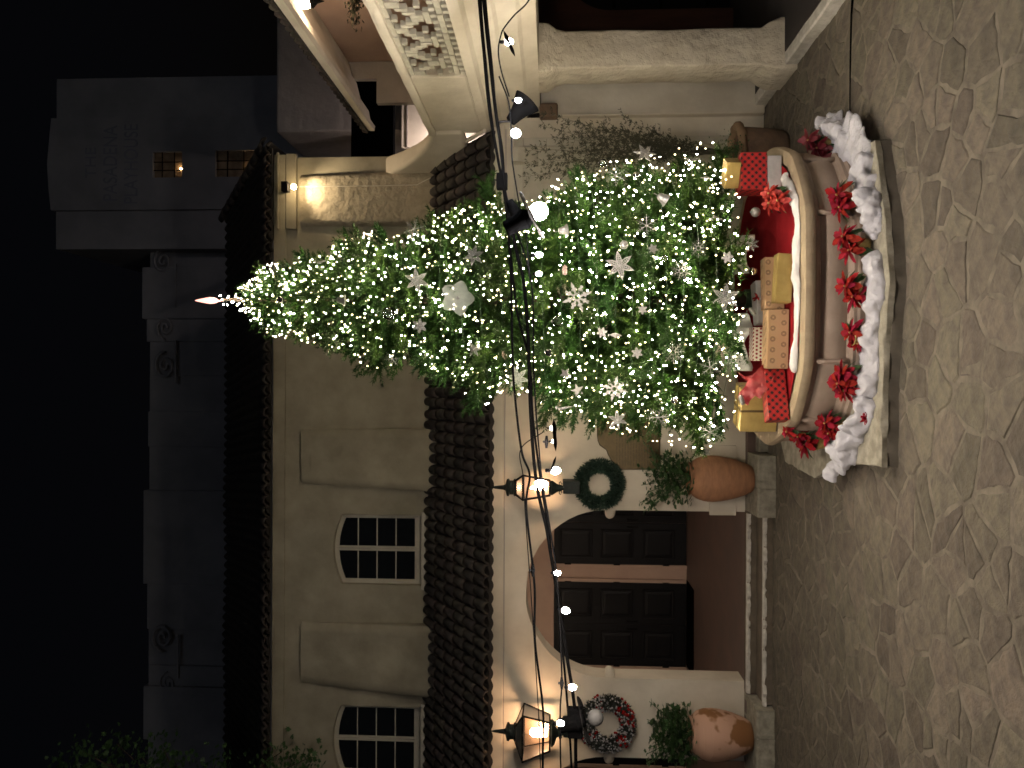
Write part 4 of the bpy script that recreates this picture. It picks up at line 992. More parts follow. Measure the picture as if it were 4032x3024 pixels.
# pale skirt cloth hanging under the lowest boughs
def skirt(pts, label, sd):
    vs = []; fs = []; n = len(pts)*6
    ps = []
    for a, b in zip(pts, pts[1:]):
        for k in range(6): ps.append(Vector(a).lerp(Vector(b), k/6))
    ps.append(Vector(pts[-1])); rng = random.Random(sd)
    for i, p in enumerate(ps):
        for j in range(6):
            t = j/5; o = 0.03*math.sin(i*1.1+sd)*(0.3+t)+0.02*noise.noise(Vector((i*.7, t*2, sd)))
            vs.append((p.x, p.y-o-0.05*t, p.z-(0.17+0.04*math.sin(i*0.5+sd))*t))
    for i in range(len(ps)-1):
        for j in range(5): fs.append((i*6+j, (i+1)*6+j, (i+1)*6+j+1, i*6+j+1))
    ob = MB().add(vs, fs).build('tree_skirt', WHITE_CLOTH, smooth=True, at=pts[0]); sm = ob.modifiers.new('thick', 'SOLIDIFY'); sm.thickness = 0.006
    tag(ob, label, 'cloth', 'pale tree skirt cloths'); return ob
skirt([P(1460, 2880, 8.55), P(1380, 2880, 8.45), P(1300, 2880, 8.42), P(1235, 2882, 8.45)], 'pale skirt cloth hanging under the tree above the polka dot gift', 1)
skirt([P(1080, 2885, 8.42), P(1010, 2882, 8.4), P(930, 2888, 8.42)], 'pale skirt cloth hanging under the tree beside the round silver bauble', 2)

# ---- ornaments on the tree
def on_tree(y, x, out=0.03):
    d = ray(y, x); t = 5.5
    while t < 12:
        p = Vector((0, 0, CAM_H))+d*t
        if ZB-0.3 < p.z < ZT and math.hypot(p.x-TC.x, p.y-TC.y) <= TR(p.z)*1.0+out: return p
        t += 0.01
    return P(y, x, 8.9)
def star_poly(n, ro, ri, rot=0.0, tipw=0.0):
    pts = []
    for k in range(n*2):
        a = PI*k/n+rot; r = ro if k % 2 == 0 else ri; pts.append((r*math.cos(a), r*math.sin(a)))
    return pts
def orient(p, tilt):
    n = Vector((p.x-TC.x, p.y-TC.y, 0)).normalized()*0.5+(Vector((0, 0, CAM_H))-p).normalized()
    n.normalize(); q = n.to_track_quat('Z', 'Y') @ Euler((tilt*0.6, tilt*0.4, tilt)).to_quaternion()
    return Matrix.Translation(p) @ q.to_matrix().to_4x4()
def orn_star(mb, M_, s, petals=6):
    for k in range(petals):           # six openwork petals: rim, rib and lattice bars round real holes
        a = 2*PI*k/petals; R = Matrix.Rotation(a, 4, 'Z')
        pts = [(0.10*s, 0), (0.34*s, 0.165*s), (0.62*s, 0.13*s), (1.0*s, 0), (0.62*s, -0.13*s), (0.34*s, -0.165*s)]
        mb.tube([M_ @ R @ Vector((x, y, 0)) for x, y in pts], 0.045*s, 5, closed=True)
        mb.tube([M_ @ R @ Vector((x, 0, 0.01*s)) for x in (0.1*s, 0.5*s, 0.95*s)], 0.035*s, 4)
        for x, h in ((0.28, 0.12), (0.42, 0.15), (0.56, 0.13), (0.70, 0.10)):
            mb.tube([M_ @ R @ Vector((x*s+0.08*s, -h*s, 0)), M_ @ R @ Vector((x*s, 0, 0.01*s)), M_ @ R @ Vector((x*s+0.08*s, h*s, 0))], 0.034*s, 4)
    mb.lathe([(0.11*s, -0.02*s), (0.11*s, 0.04*s), (0.04*s, 0.06*s)], n=10, mtx=M_)
def orn_flake(mb, M_, s, arms=6, thick=0.035, ring=0.0):
    for k in range(arms):
        R = Matrix.Rotation(2*PI*k/arms, 4, 'Z')
        mb.tube([M_ @ R @ Vector((0.02*s if not ring else ring*s, 0, 0)), M_ @ R @ Vector((0.6*s, 0, 0)), M_ @ R @ Vector((s, 0, 0))], [thick*s*1.3, thick*s, thick*s*0.5], 5)
        for f_, l in ((0.40, 0.26), (0.66, 0.22)):
            for sg in (-1, 1): mb.tube([M_ @ R @ Vector((f_*s, 0, 0)), M_ @ R @ Vector(((f_+l*0.7)*s, sg*l*s, 0))], thick*s*0.75, 4)
        mb.ico(M_ @ R @ Vector((s, 0, 0)), thick*s*1.7, 1)
    if ring: mb.tube([M_ @ Vector((ring*s*math.cos(2*PI*k/16), ring*s*math.sin(2*PI*k/16), 0)) for k in range(16)], thick*s*1.5, 5, closed=True)
def orn_thick(mb, M_, s):
    for k in range(8):
        R = Matrix.Rotation(2*PI*k/8, 4, 'Z'); L = 1.0 if k % 2 == 0 else 0.78
        pts = [(0.20, 0.05), (0.42, 0.06), (0.48, 0.17), (0.56, 0.15), (0.60, 0.055), (0.72, 0.10), (0.80, 0.07), (L, 0.0)]
        poly = [(x*s, y*s) for x, y in pts]+[(x*s, -y*s) for x, y in reversed(pts[:-1])]
        mb.prism(poly, lambda p: M_ @ R @ Vector((p[0], p[1], -0.03*s)), lambda p: M_ @ R @ Vector((p[0], p[1], 0.03*s)))
    mb.tube([M_ @ Vector((0.20*s*math.cos(2*PI*k/16), 0.20*s*math.sin(2*PI*k/16), 0)) for k in range(16)], 0.06*s, 6, closed=True)
def orn_flower(mb, M_, s):
    n = 48; pts = []
    for k in range(n):
        a = 2*PI*k/n; r = s*(0.78+0.22*math.cos(6*a)); pts.append((r*math.cos(a), r*math.sin(a)))
    mb.prism(pts, lambda p: M_ @ Vector((p[0], p[1], -0.04*s)), lambda p: M_ @ Vector((p[0], p[1], 0.03*s)))
    for k in range(6):
        a = 2*PI*k/6; mb.ico(M_ @ Vector((0.5*s*math.cos(a), 0.5*s*math.sin(a), 0.03*s)), 0.17*s, 1)
    mb.ico(M_ @ Vector((0, 0, 0.05*s)), 0.16*s, 1)
def orn_bell(mb, p, s, lean=0.0):
    Mx = Matrix.Translation(p) @ Euler((0.15, lean, 0)).to_matrix().to_4x4()
    mb.lathe([(0.02*s, 0.95*s), (0.30*s, 0.92*s), (0.45*s, 0.72*s), (0.52*s, 0.35*s), (0.62*s, 0.05*s), (0.86*s, -0.28*s), (0.80*s, -0.30*s), (0.5*s, 0.0)], n=18, mtx=Mx); mb.ico(Mx @ Vector((0, 0, -0.28*s)), 0.16*s, 1)
    mb.tube([Mx @ Vector((0, 0, 0.93*s)), Mx @ Vector((0, 0, 1.5*s))], 0.05*s, 6)
def orn_cone(mb, p, s, lean):
    Mx = Matrix.Translation(p) @ Euler((0.1, lean, 0)).to_matrix().to_4x4()
    mb.lathe([(0.02*s, -s), (0.30*s, -0.7*s), (0.42*s, -0.2*s), (0.38*s, 0.3*s), (0.22*s, 0.75*s), (0.03*s, s)], n=12, mtx=Mx)
    for j in range(6):
        z = -0.75+0.28*j; r = 0.43*math.sqrt(max(0.05, 1-(z*0.95)**2))
        for k in range(8):
            a = 2*PI*(k+0.5*(j % 2))/8; mb.ico(Mx @ Vector((r*s*math.cos(a), r*s*math.sin(a), z*s)), 0.10*s, 1)
def orn_icicle(mb, p, s, lean):
    Mx = Matrix.Translation(p) @ Euler((0.1, lean, 0)).to_matrix().to_4x4(); pr = []
    for k in range(13):
        t = k/12; pr.append(((0.16*(1-t)+0.01)*s*(1+0.25*(k % 2)), (0.9-1.9*t)*s))
    mb.lathe(pr, n=8, mtx=Mx)
def orn_diamond(mb, p, s):
    Mx = Matrix.Translation(p) @ Euler((0, 0.08, 0.3)).to_matrix().to_4x4(); mb.lathe([(0.01*s, -s), (0.42*s, 0), (0.01*s, s)], n=8, mtx=Mx)
PINK = mat('pink_glitter', (0.62, 0.45, 0.40), (0.35, 0.25, 0.22), rough=0.4, nscale=120, metal=0.5, bump=0.5, bscale=120)
FROST = mat('frosted_clear', (0.55, 0.58, 0.50), (0.45, 0.48, 0.42), rough=0.35, nscale=20, alpha=0.55, translucent=0.0)
SMOKE = mat('smoked_ball', (0.10, 0.10, 0.10), rough=0.08, metal=0.9)
def ornament(kind, y, x, px, label, mt=None, tilt=None, depth=None):
    p = depth if depth is not None else on_tree(y, x); s = px/2*(p.y/F); tilt = U(-.5, .5) if tilt is None else tilt
    name = {'star': 'star_ornament', 'flake': 'snowflake_ornament', 'ring': 'snowflake_ornament', 'thick': 'snowflake_ornament', 'flower': 'flower_ornament', 'bell': 'bell_ornament', 'cone': 'pinecone_ornament', 'icicle': 'icicle_ornament', 'diamond': 'diamond_ornament', 'ball': 'bauble', 'star5': 'star_ornament', 'big': 'fabric_flower'}[kind]
    t = thing(name, label, 'ornament', p, 'ornaments on the Christmas tree'); mb = MB(); M_ = orient(p, tilt)
    if kind == 'star': orn_star(mb, M_, s); mb.build('petals', mt or ORNWHITE, t)
    elif kind == 'flake': orn_flake(mb, M_, s, 6); mb.build('arms', mt or GLITTER, t)
    elif kind == 'ring': orn_flake(mb, M_, s, 8, 0.04, 0.22); mb.build('arms', mt or ORNWHITE, t)
    elif kind == 'thick': orn_thick(mb, M_, s); mb.build('arms', mt or ORNWHITE, t)
    elif kind == 'flower': orn_flower(mb, M_, s); mb.build('petals', mt or ORNWHITE, t)
    elif kind == 'bell': orn_bell(mb, p, s, tilt); mb.build('bell', mt or GLITTER, t, smooth=True, auto=40)
    elif kind == 'cone': orn_cone(mb, p, s, tilt+1.2); mb.build('cone', mt or PINK, t, smooth=True)
    elif kind == 'icicle': orn_icicle(mb, p, s, tilt); mb.build('shaft', mt or GLITTER, t)
    elif kind == 'diamond': orn_diamond(mb, p, s); mb.build('body', mt or ORNWHITE, t)
    elif kind == 'star5':
        poly = star_poly(5, s, s*0.42); mb.prism(poly, lambda q: M_ @ Vector((q[0], q[1], -0.06*s)), lambda q: M_ @ Vector((q[0], q[1], 0.06*s))); mb.build('star', mt or GLITTER, t)
    elif kind == 'big':
        for k in range(5):
            R = Matrix.Rotation(2*PI*k/5, 4, 'Z'); vs = []; fs = []
            for i in range(6):
                for j in range(5):
                    u = i/5; v = j/4*2-1; vs.append(M_ @ R @ Vector((u*s, v*s*0.46*math.sin(PI*min(1, 0.12+u*0.80)), 0.12*s*u*u+0.10*s*v*v*u)))
            for i in range(5):
                for j in range(4): fs.append((i*5+j, (i+1)*5+j, (i+1)*5+j+1, i*5+j+1))
            pm = MB().add(vs, fs).build('petal', FROST, t, smooth=True)
        MB().ico(M_ @ Vector((0, 0, 0.05*s)), 0.10*s, 1).build('centre', GLITTER, t)
    elif kind == 'ball':
        mb.ico(p, s, 3); mb.build('ball', mt or CHROME, t, smooth=True)
    if kind in ('ball', 'bell', 'cone', 'icicle', 'diamond'):
        MB().lathe([(0.18*s, 0), (0.18*s, 0.16*s), (0.05*s, 0.2*s)], p+Vector((0, 0, s*(0.96 if kind != 'bell' else 1.45))), 8).build('cap', GLITTER, t)
    return t
D, A = 'door side', 'arcade side'
ORN = [
 ('star', 603, 2538, 88, 'silver openwork star jutting from the arcade edge of the tree above the old planter', GLITTER),
 ('flake', 690, 2424, 78, 'white snowflake ornament with ball tips near the dry shrub'),
 ('ball', 641, 2373, 32, 'clear glass bauble at the tree edge against the dry shrub stems', CLEAR),
 ('ball', 690, 2506, 30, 'small silver bauble between the openwork star and the ball-tipped snowflake'),
 ('bell', 785, 2617, 64, 'silver glitter bell low on the arcade side of the tree'),
 ('bell', 907, 2226, 58, 'silver glitter bell just below the lit flood lamp'),
 ('flake', 888, 2546, 84, 'icy silver snowflake between the low glitter bell and the large openwork star'),
 ('icicle', 861, 2834, 62, 'stubby frosted icicle ornament low on the tree above the red plaid gift'),
 ('diamond', 700, 2780, 36, 'small glitter diamond at the lowest boughs beside the old planter', GLITTER),
 ('icicle', 627, 2745, 66, 'slim icicle ornament at the tree edge over the green trailing plant'),
 ('ball', 964, 2457, 34, 'frosted silver bauble beside the big openwork star at mid tree', GLITTER),
 ('flower', 980, 2571, 42, 'cream flower ornament below the frosted bauble at mid tree'),
 ('ring', 977, 2750, 74, 'bright starburst snowflake above the dainty snowflake over the red cloth', GLITTER),
 ('flower', 1013, 2864, 48, 'pale flower ornament among the lowest boughs above the tan gift'),
 ('ball', 1018, 2617, 28, 'clear bauble between the cream flower and the outlined snowflake', CLEAR),
 ('star', 1045, 2441, 116, 'large white openwork star in the middle of the tree'),
 ('cone', 1063, 2224, 44, 'pink glitter pinecone beneath the two bare string bulbs'),
 ('ring', 1067, 2682, 78, 'outlined snowflake ring above the lowest large openwork star', GLITTER),
 ('thick', 1170, 2272, 128, 'largest cut-out snowflake with ring centre in the middle of the tree below the wires'),
 ('star', 1173, 2856, 112, 'large white openwork star on the lowest boughs above the silver gift'),
 ('big', 1173, 1803, 140, 'large translucent fabric flower in the upper half of the tree'),
 ('star', 1005, 1865, 82, 'dim openwork star on the arcade side above the wires', GLITTER),
 ('ball', 1265, 2196, 46, 'ribbed clear bauble just under the wires near the largest snowflake', CLEAR),
 ('flower', 1219, 2530, 38, 'tiny flower ornament below the largest snowflake'),
 ('flower', 1309, 2370, 44, 'cream flower ornament beside the white diamond'),
 ('diamond', 1320, 2424, 52, 'faceted white diamond ornament at mid tree'),
 ('flower', 1390, 2508, 46, 'small six point flower star on the door side at mid tree'),
 ('ring', 1388, 2650, 84, 'bright openwork snowflake ring on the door side above the kraft gift', ORNWHITE),
 ('flake', 1377, 2845, 52, 'small pink tinged snowflake above the polka dot gift', PINK),
 ('ring', 1420, 2888, 78, 'round lacy snowflake hanging lowest on the door side', GLITTER),
 ('ball', 1388, 2161, 30, 'dark mirrored bauble beside the wires on the door side', SMOKE),
 ('star', 1374, 1865, 66, 'greenish openwork star on the door side above the wires', GLITTER),
 ('cone', 1397, 1985, 40, 'glitter pinecone beside the wires on the door side'),
 ('star', 1490, 2039, 96, 'frosted openwork star at the door edge behind the wires', FROST),
 ('thick', 1531, 2419, 108, 'cut-out snowflake with ring centre on the door side of the tree'),
 ('flake', 1447, 2796, 82, 'pale blue snowflake low on the door side above the lacy snowflake'),
 ('star5', 1472, 2226, 52, 'five point glitter star under the wires on the door side'),
 ('icicle', 1605, 2232, 78, 'long icicle hanging at the door edge of the tree under the wires'),
 ('star5', 1537, 2275, 54, 'thin five point star above the door side cut-out snowflake', ORNWHITE),
 ('ball', 1577, 2655, 28, 'small pearly bauble on the door side below the cut-out snowflake'),
 ('star', 1653, 2432, 78, 'silver openwork star overlapping the bronze plaque', GLITTER),
 ('flake', 1643, 2590, 88, 'large icy snowflake at the corner of the bronze plaque'),
 ('flower', 1778, 2777, 42, 'lit cream flower at the tip of the longest bough beside the pot', ORNWHITE),
 ('flake', 1702, 2796, 90, 'twiggy snowflake on the longest bough near the plain pot'),
 ('flake', 903, 1630, 80, 'silver snowflake jutting from the arcade edge in front of the tiled roof'),
 ('star', 1104, 1641, 98, 'cream openwork star in the upper part of the tree', ORNWHITE),
 ('bell', 1182, 1351, 54, 'dark glitter bell near the top of the tree', GLITTER),
 ('ball', 1180, 1104, 28, 'mirrored bauble nearest the tip of the tree', SMOKE),
 ('ball', 1234, 1530, 54, 'large clear glass bauble in the upper part of the tree', CLEAR),
 ('flower', 1283, 1652, 60, 'round beaded flower ornament beside the large clear bauble', GLITTER),
 ('flake', 1413, 1544, 66, 'dim snowflake at the door edge near the top of the tree'),
 ('icicle', 1030, 1270, 58, 'frosted icicle at the arcade edge near the top of the tree'),
]
for o in ORN: ornament(o[0], o[1], o[2], o[3], o[4], *(o[5:6] or [None]))
for o in (('ball', 835, 2975, 37, 'round silver bauble hanging over the red cloth', GLITTER, 7.75), ('ring', 962, 2957, 58, 'dainty white snowflake hanging over the red cloth', ORNWHITE, 7.7), ('ball', 1068, 2965, 30, 'small gold tinted bauble hanging over the red cloth beside the silver gift', mat('champagne_ball', (0.62, 0.55, 0.42), rough=0.15, metal=1.0), 7.7),
          ('cone', 1226, 2962, 40, 'glitter pinecone hanging between the silver gift and the polka dot gift', GLITTER, 7.75), ('cone', 1575, 2920, 44, 'glitter pinecone hanging over the large gold gift', GLITTER, 7.7)):
    ornament(o[0], o[1], o[2], o[3], o[4], o[5], depth=P(o[1], o[2], o[6]))

# ---- gifts
PLAID = pattern_mat('red_plaid_paper', 'plaid', (0.42, 0.022, 0.02), (0.012, 0.010, 0.012), 0.075)
DOTS = pattern_mat('polka_paper', 'dots', (0.66, 0.58, 0.48), (0.24, 0.015, 0.02), 0.040)
KRAFT = pattern_mat('kraft_paper', 'rings', (0.40, 0.255, 0.145), (0.05, 0.03, 0.02), 0.105)
RIB_R = mat('red_ribbon', (0.30, 0.012, 0.016), (0.20, 0.008, 0.012), rough=0.5, nscale=10, translucent=0.2)
def gift(label, ya, yb, xa, xb, Y, dep, mt, rz=0.0, tilt=0.0, ribbon=None, zbase=None, name='gift_box', lidmat=None):
    c = P((ya+yb)/2, xb, Y); w_ = abs(yb-ya)*Y/F; h = abs(xb-xa)*Y/F
    if zbase is not None: c.z = zbase
    o = thing(name, label, 'gift', c, 'wrapped gifts on the fountain rim'); o.rotation_euler = (0, tilt, rz)
    b = 0.008; bx = MB().bbox((-w_/2, 0, 0.003), (w_/2, dep, h), b)
    ob = bpy.data.objects.new('wrapping', bx.mesh('wrapping', mt, False)); COL.objects.link(ob); ob.parent = o
    # folded end flaps
    fl = MB(); e = 0.0025
    fl.add([(w_/2+e, 0.01, 0.01), (w_/2+e, dep-0.01, 0.01), (w_/2+e+0.004, dep*0.5, h*0.55)], [(0, 1, 2)]); fl.add([(w_/2+e, 0.01, h-0.01), (w_/2+e+0.003, dep*0.5, h*0.42), (w_/2+e, dep-0.01, h-0.01)], [(0, 1, 2)])
    fo = bpy.data.objects.new('paper_flap', fl.mesh('paper_flap', mt)); COL.objects.link(fo); fo.parent = o
    if ribbon:
        r = MB(); rw = 0.012
        r.box((-rw, -0.003, 0.0), (rw, dep+0.003, h+0.003)); r.box((-w_/2-0.003, dep/2-rw, 0.001), (w_/2+0.003, dep/2+rw, h+0.0035))
        ro = bpy.data.objects.new('ribbon', r.mesh('ribbon', ribbon)); COL.objects.link(ro); ro.parent = o
    return o, w_, h
zr = ZR+0.018
gift('crumpled silver gift at the bottom of the stack on the arcade end of the fountain', 612, 742, 3030, 3082, 7.88, 0.22, SILVER, zbase=zr)
hS = 0.137
gift('red and black plaid gift in the middle of the arcade end stack', 598, 745, 2928, 3030, 7.90, 0.24, PLAID, zbase=zr+hS, rz=0.05)
gift('small gold gift on top of the red plaid gift', 640, 742, 2872, 2928, 7.92, 0.2, GOLD, zbase=zr+hS+0.268, rz=-0.5)
gift('silver foil gift behind the tan patterned gift in the middle of the rim', 1100, 1265, 2990, 3062, 8.08, 0.2, SILVER, zbase=zr, rz=0.12, tilt=-0.05)
gift('tan gift printed with dark rings standing between the silver gift and the thin gold gift', 1012, 1215, 3040, 3115, 7.78, 0.16, KRAFT, zbase=zr, rz=0.06)
gift('thin gold gift leaning at the front edge of the fountain rim', 1000, 1190, 3108, 3172, 7.50, 0.14, GOLD, zbase=zr, rz=0.02, tilt=0.06)
gift('cream gift with red polka dots', 1290, 1420, 2970, 3052, 8.12, 0.16, DOTS, zbase=zr, rz=-0.05)
gift('long tan gift printed with ring ornaments in front of the polka dot gift', 1220, 1450, 3050, 3132, 7.62, 0.2, KRAFT, zbase=zr, rz=-0.05)
gift('long red and black plaid gift beside the large gold gift', 1452, 1652, 3052, 3132, 7.66, 0.17, PLAID, zbase=zr, rz=0.22, tilt=-0.03)
gift('large gold gift with thin ribbon at the door end of the fountain', 1535, 1705, 2940, 3082, 7.98, 0.3, GOLD, zbase=zr, rz=-0.28, ribbon=mat('dark_ribbon', (0.08, 0.05, 0.02), rough=0.4))
def bow(p, s, label, mt, loops=9, name='gift_bow'):
    t = thing(name, label, 'bow', p); rng = random.Random(int(p.x*100))
    for k in range(loops):
        a = 2*PI*k/loops+rng.uniform(-.2, .2); el = rng.uniform(0.1, 1.1); d = Vector((math.cos(a)*math.cos(el), math.sin(a)*math.cos(el), math.sin(el))); sd = d.cross(Vector((0, 0, 1))).normalized()*s*0.16
        pts = [Vector((0, 0, 0)), d*s*0.55+Vector((0, 0, s*0.18)), d*s, d*s*0.75-Vector((0, 0, s*0.14)), d*s*0.2-Vector((0, 0, 0.02*s))]
        vs = [p+q+sd for q in pts]+[p+q-sd for q in pts]; fs = [(i, i+1, 6+i, 5+i) for i in range(4)]
        MB().add(vs, fs).build('loop', mt, t, smooth=True)
    return t
bow(P(1170, 2985, 7.98), 0.06, 'tiny red bow standing behind the silver foil gift', BRACT)
bow(G(1648, 3412, 0.27), 0.06, 'small shiny red bow lying on the cotton snow', BRACT)
# big sheer red ribbon
rb = thing('red_ribbon', 'crumpled sheer red ribbon spilling from the tree beside the large gold gift', 'ribbon', P(1500, 3050, 7.85))
for k, (path, w_) in enumerate((([P(1430, 3045, 7.75), P(1470, 3010, 7.7), P(1530, 2960, 7.72), P(1580, 2925, 7.75)], 0.09), ([P(1440, 3040, 7.8), P(1490, 2985, 7.85), P(1500, 2940, 7.95), P(1470, 2920, 8.0)], 0.08), ([P(1450, 3050, 7.72), P(1520, 3010, 7.66), P(1560, 2980, 7.68)], 0.06))):
    vs = []; fs = []; q = []
    for a, b in zip(path, path[1:]):
        for i in range(6): q.append(a.lerp(b, i/6))
    q.append(path[-1])
    for i, p in enumerate(q):
        o = 0.025*math.sin(i*1.3+k)
        for j in range(4): vs.append(p+Vector((w_*(j/3-0.5)*0.9, o*math.cos(j*2)+0.02*j, w_*(j/3-0.5))))
    for i in range(len(q)-1):
        for j in range(3): fs.append((i*4+j, (i+1)*4+j, (i+1)*4+j+1, i*4+j+1))
    MB().add(vs, fs).build('ribbon_fold', RIB_R, rb, smooth=True)

# ---- poinsettias
def bract_mesh(mb, base, d, s, w_, droop):
    up = Vector((0, 0, 1)); side = d.cross(up)
    side = side.normalized() if side.length > 1e-3 else Vector((1, 0, 0)); nrm_ = side.cross(d)
    prof_ = [(0, 0.05), (0.25, 0.32), (0.5, 0.5), (0.68, 0.36), (0.78, 0.38), (1.0, 0.0)]
    vs = []; fs = []
    for (t, wd) in prof_:
        c = base+d*s*t-up*droop*s*t*t
        vs += [c-side*wd*w_*s+nrm_*0.06*s*wd, c-nrm_*0.02*s, c+side*wd*w_*s+nrm_*0.06*s*wd]
    for i in range(len(prof_)-1): fs += [(i*3, i*3+1, i*3+4, i*3+3), (i*3+1, i*3+2, i*3+5, i*3+4)]
    mb.add(vs, fs)
def poinsettia(base, heads, label, pot=True, mt=None, seed=0, s=0.138, toward=None):
    rng = random.Random(seed); t = thing('poinsettia', label, 'poinsettia', base, 'poinsettias round the fountain')
    if pot: MB().lathe([(0.045, 0), (0.055, 0.02), (0.068, 0.10), (0.080, 0.125), (0.074, 0.13), (0.062, 0.10)], base, 12).build('foil_pot', GOLD, t)
    st = MB(); lf = MB()
    for hd in heads:
        h = Vector(hd); st.tube([base+Vector((0, 0, 0.08 if pot else 0)), base.lerp(h, 0.5)+Vector((0, 0, 0.02)), h], 0.005, 5)
        axis = (Vector((0, 0, CAM_H))-h).normalized()*0.75+Vector((rng.uniform(-.3, .3), 0, 0.55)); axis.normalize(); e1 = axis.orthogonal().normalized(); e2 = axis.cross(e1)
        for lay, (n, sc, tilt) in enumerate(((7, 1.0, -0.12), (6, 0.72, 0.25), (4, 0.42, 0.6))):
            for k in range(n):
                a = 2*PI*k/n+lay*0.5+rng.uniform(-.2, .2); d = (e1*math.cos(a)+e2*math.sin(a)+axis*tilt).normalized()
                b = MB(); bract_mesh(b, h+axis*0.008*lay, d, s*sc*rng.uniform(0.85, 1.15), 0.55, rng.uniform(0.0, 0.25)); b.build('bract', mt or BRACT, t, smooth=True)
        MB().ico(h+axis*0.02, 0.012, 1).build('cyathia', GOLD, t)
        for k in range(7):
            a = rng.uniform(0, 2*PI); d = (e1*math.cos(a)+e2*math.sin(a)-axis*rng.uniform(0.2, 0.8)).normalized(); bract_mesh(lf, h-axis*0.02, d, s*1.05, 0.6, 0.3)
    st.build('stems', LEAF, t); lf.build('leaves', LEAF, t, smooth=True)
    return t
def poin(yf, xf, xb, label, seed, off=((0, 0),), mt=None, yb=None):
    b = G(yb if yb else yf, xb, 0.17); hs = [P(yf+dy, xf+dx, b.y-0.03) for dy, dx in off]
    return poinsettia(b, hs, label, True, mt, seed)
poin(790, 3298, 3395, 'poinsettia in a mirrored gold pot nearest the arcade end of the front row', 1, ((-25, 0), (25, 10)))
poin(962, 3325, 3422, 'poinsettia with wide green leaves second from the arcade in the front row', 2, ((-30, -5), (25, 20)))
poin(1150, 3345, 3425, 'poinsettia in a plain gold pot third from the arcade in the front row', 3, ((-25, -15), (20, 15)))
poin(1328, 3360, 3412, 'smaller poinsettia fourth from the arcade in the front row', 4, ((-20, -10), (22, 20)))
poin(1508, 3310, 3400, 'large drooping poinsettia fifth from the arcade in the front row', 5, ((-35, 5), (0, -10), (30, 15)))
poin(1688, 3250, 3335, 'poinsettia close against the door end of the basin', 6, ((-20, 0), (20, 15)))
poin(1738, 3155, 3258, 'poinsettia standing at the far door end corner of the plinth', 7, ((-18, -10), (15, 15)), yb=1745)
poin(585, 3205, 3290, 'dark red poinsettia behind the arcade end of the basin', 8, ((-35, -20), (-5, 15), (40, 30)), mt=BRACT_D, yb=560)
poinsettia(Vector((P(780, 3080, 7.62).x, 7.62, zr)), [P(760, 3030, 7.55), P(790, 3065, 7.5), P(800, 3030, 7.58)], 'orange red poinsettia resting on the rim in front of the red cloth', False, mat('orange_bract', (0.46, 0.035, 0.020), (0.32, 0.018, 0.015), rough=0.6, nscale=15, translucent=0.2), 9, s=0.12)
poinsettia(Vector((P(1705, 3105, 7.75).x, 7.75, 0.45)), [P(1700, 3100, 7.72)], 'small red poinsettia half hidden under the large gold gift', False, None, 10, s=0.08)

# ---- terracotta pots by the arch
def leafy(mb, base, h, r, n, seed, s=0.045, spread=1.0):
    rng = random.Random(seed); st = []
    for k in range(n):
        a = rng.uniform(0, 2*PI); rr = r*math.sqrt(rng.random()); z = h*rng.uniform(0.05, 1.0)*(1-0.45*(rr/r)**2)
        p = base+Vector((rr*math.cos(a), rr*math.sin(a), z)); d = Vector((math.cos(a)+rng.uniform(-.8, .8), math.sin(a)+rng.uniform(-.8, .8), rng.uniform(-0.3, 0.9))).normalized()
        lobed(mb, p, d, s*rng.uniform(0.6, 1.3), rng)
def lobed(mb, p, d, s, rng):
    side = d.cross(Vector((rng.uniform(-.4, .4), rng.uniform(-.4, .4), 1))).normalized(); pts = [(0, 0), (0.30, 0.16), (0.22, 0.42), (0.50, 0.30), (0.62, 0.46), (0.74, 0.20), (1.0, 0.0)]
    vs = [p+d*s*x+side*s*y for x, y in pts]+[p+d*s*x-side*s*y for x, y in reversed(pts[1:-1])]
    mb.add(vs, [tuple(range(len(vs)))])
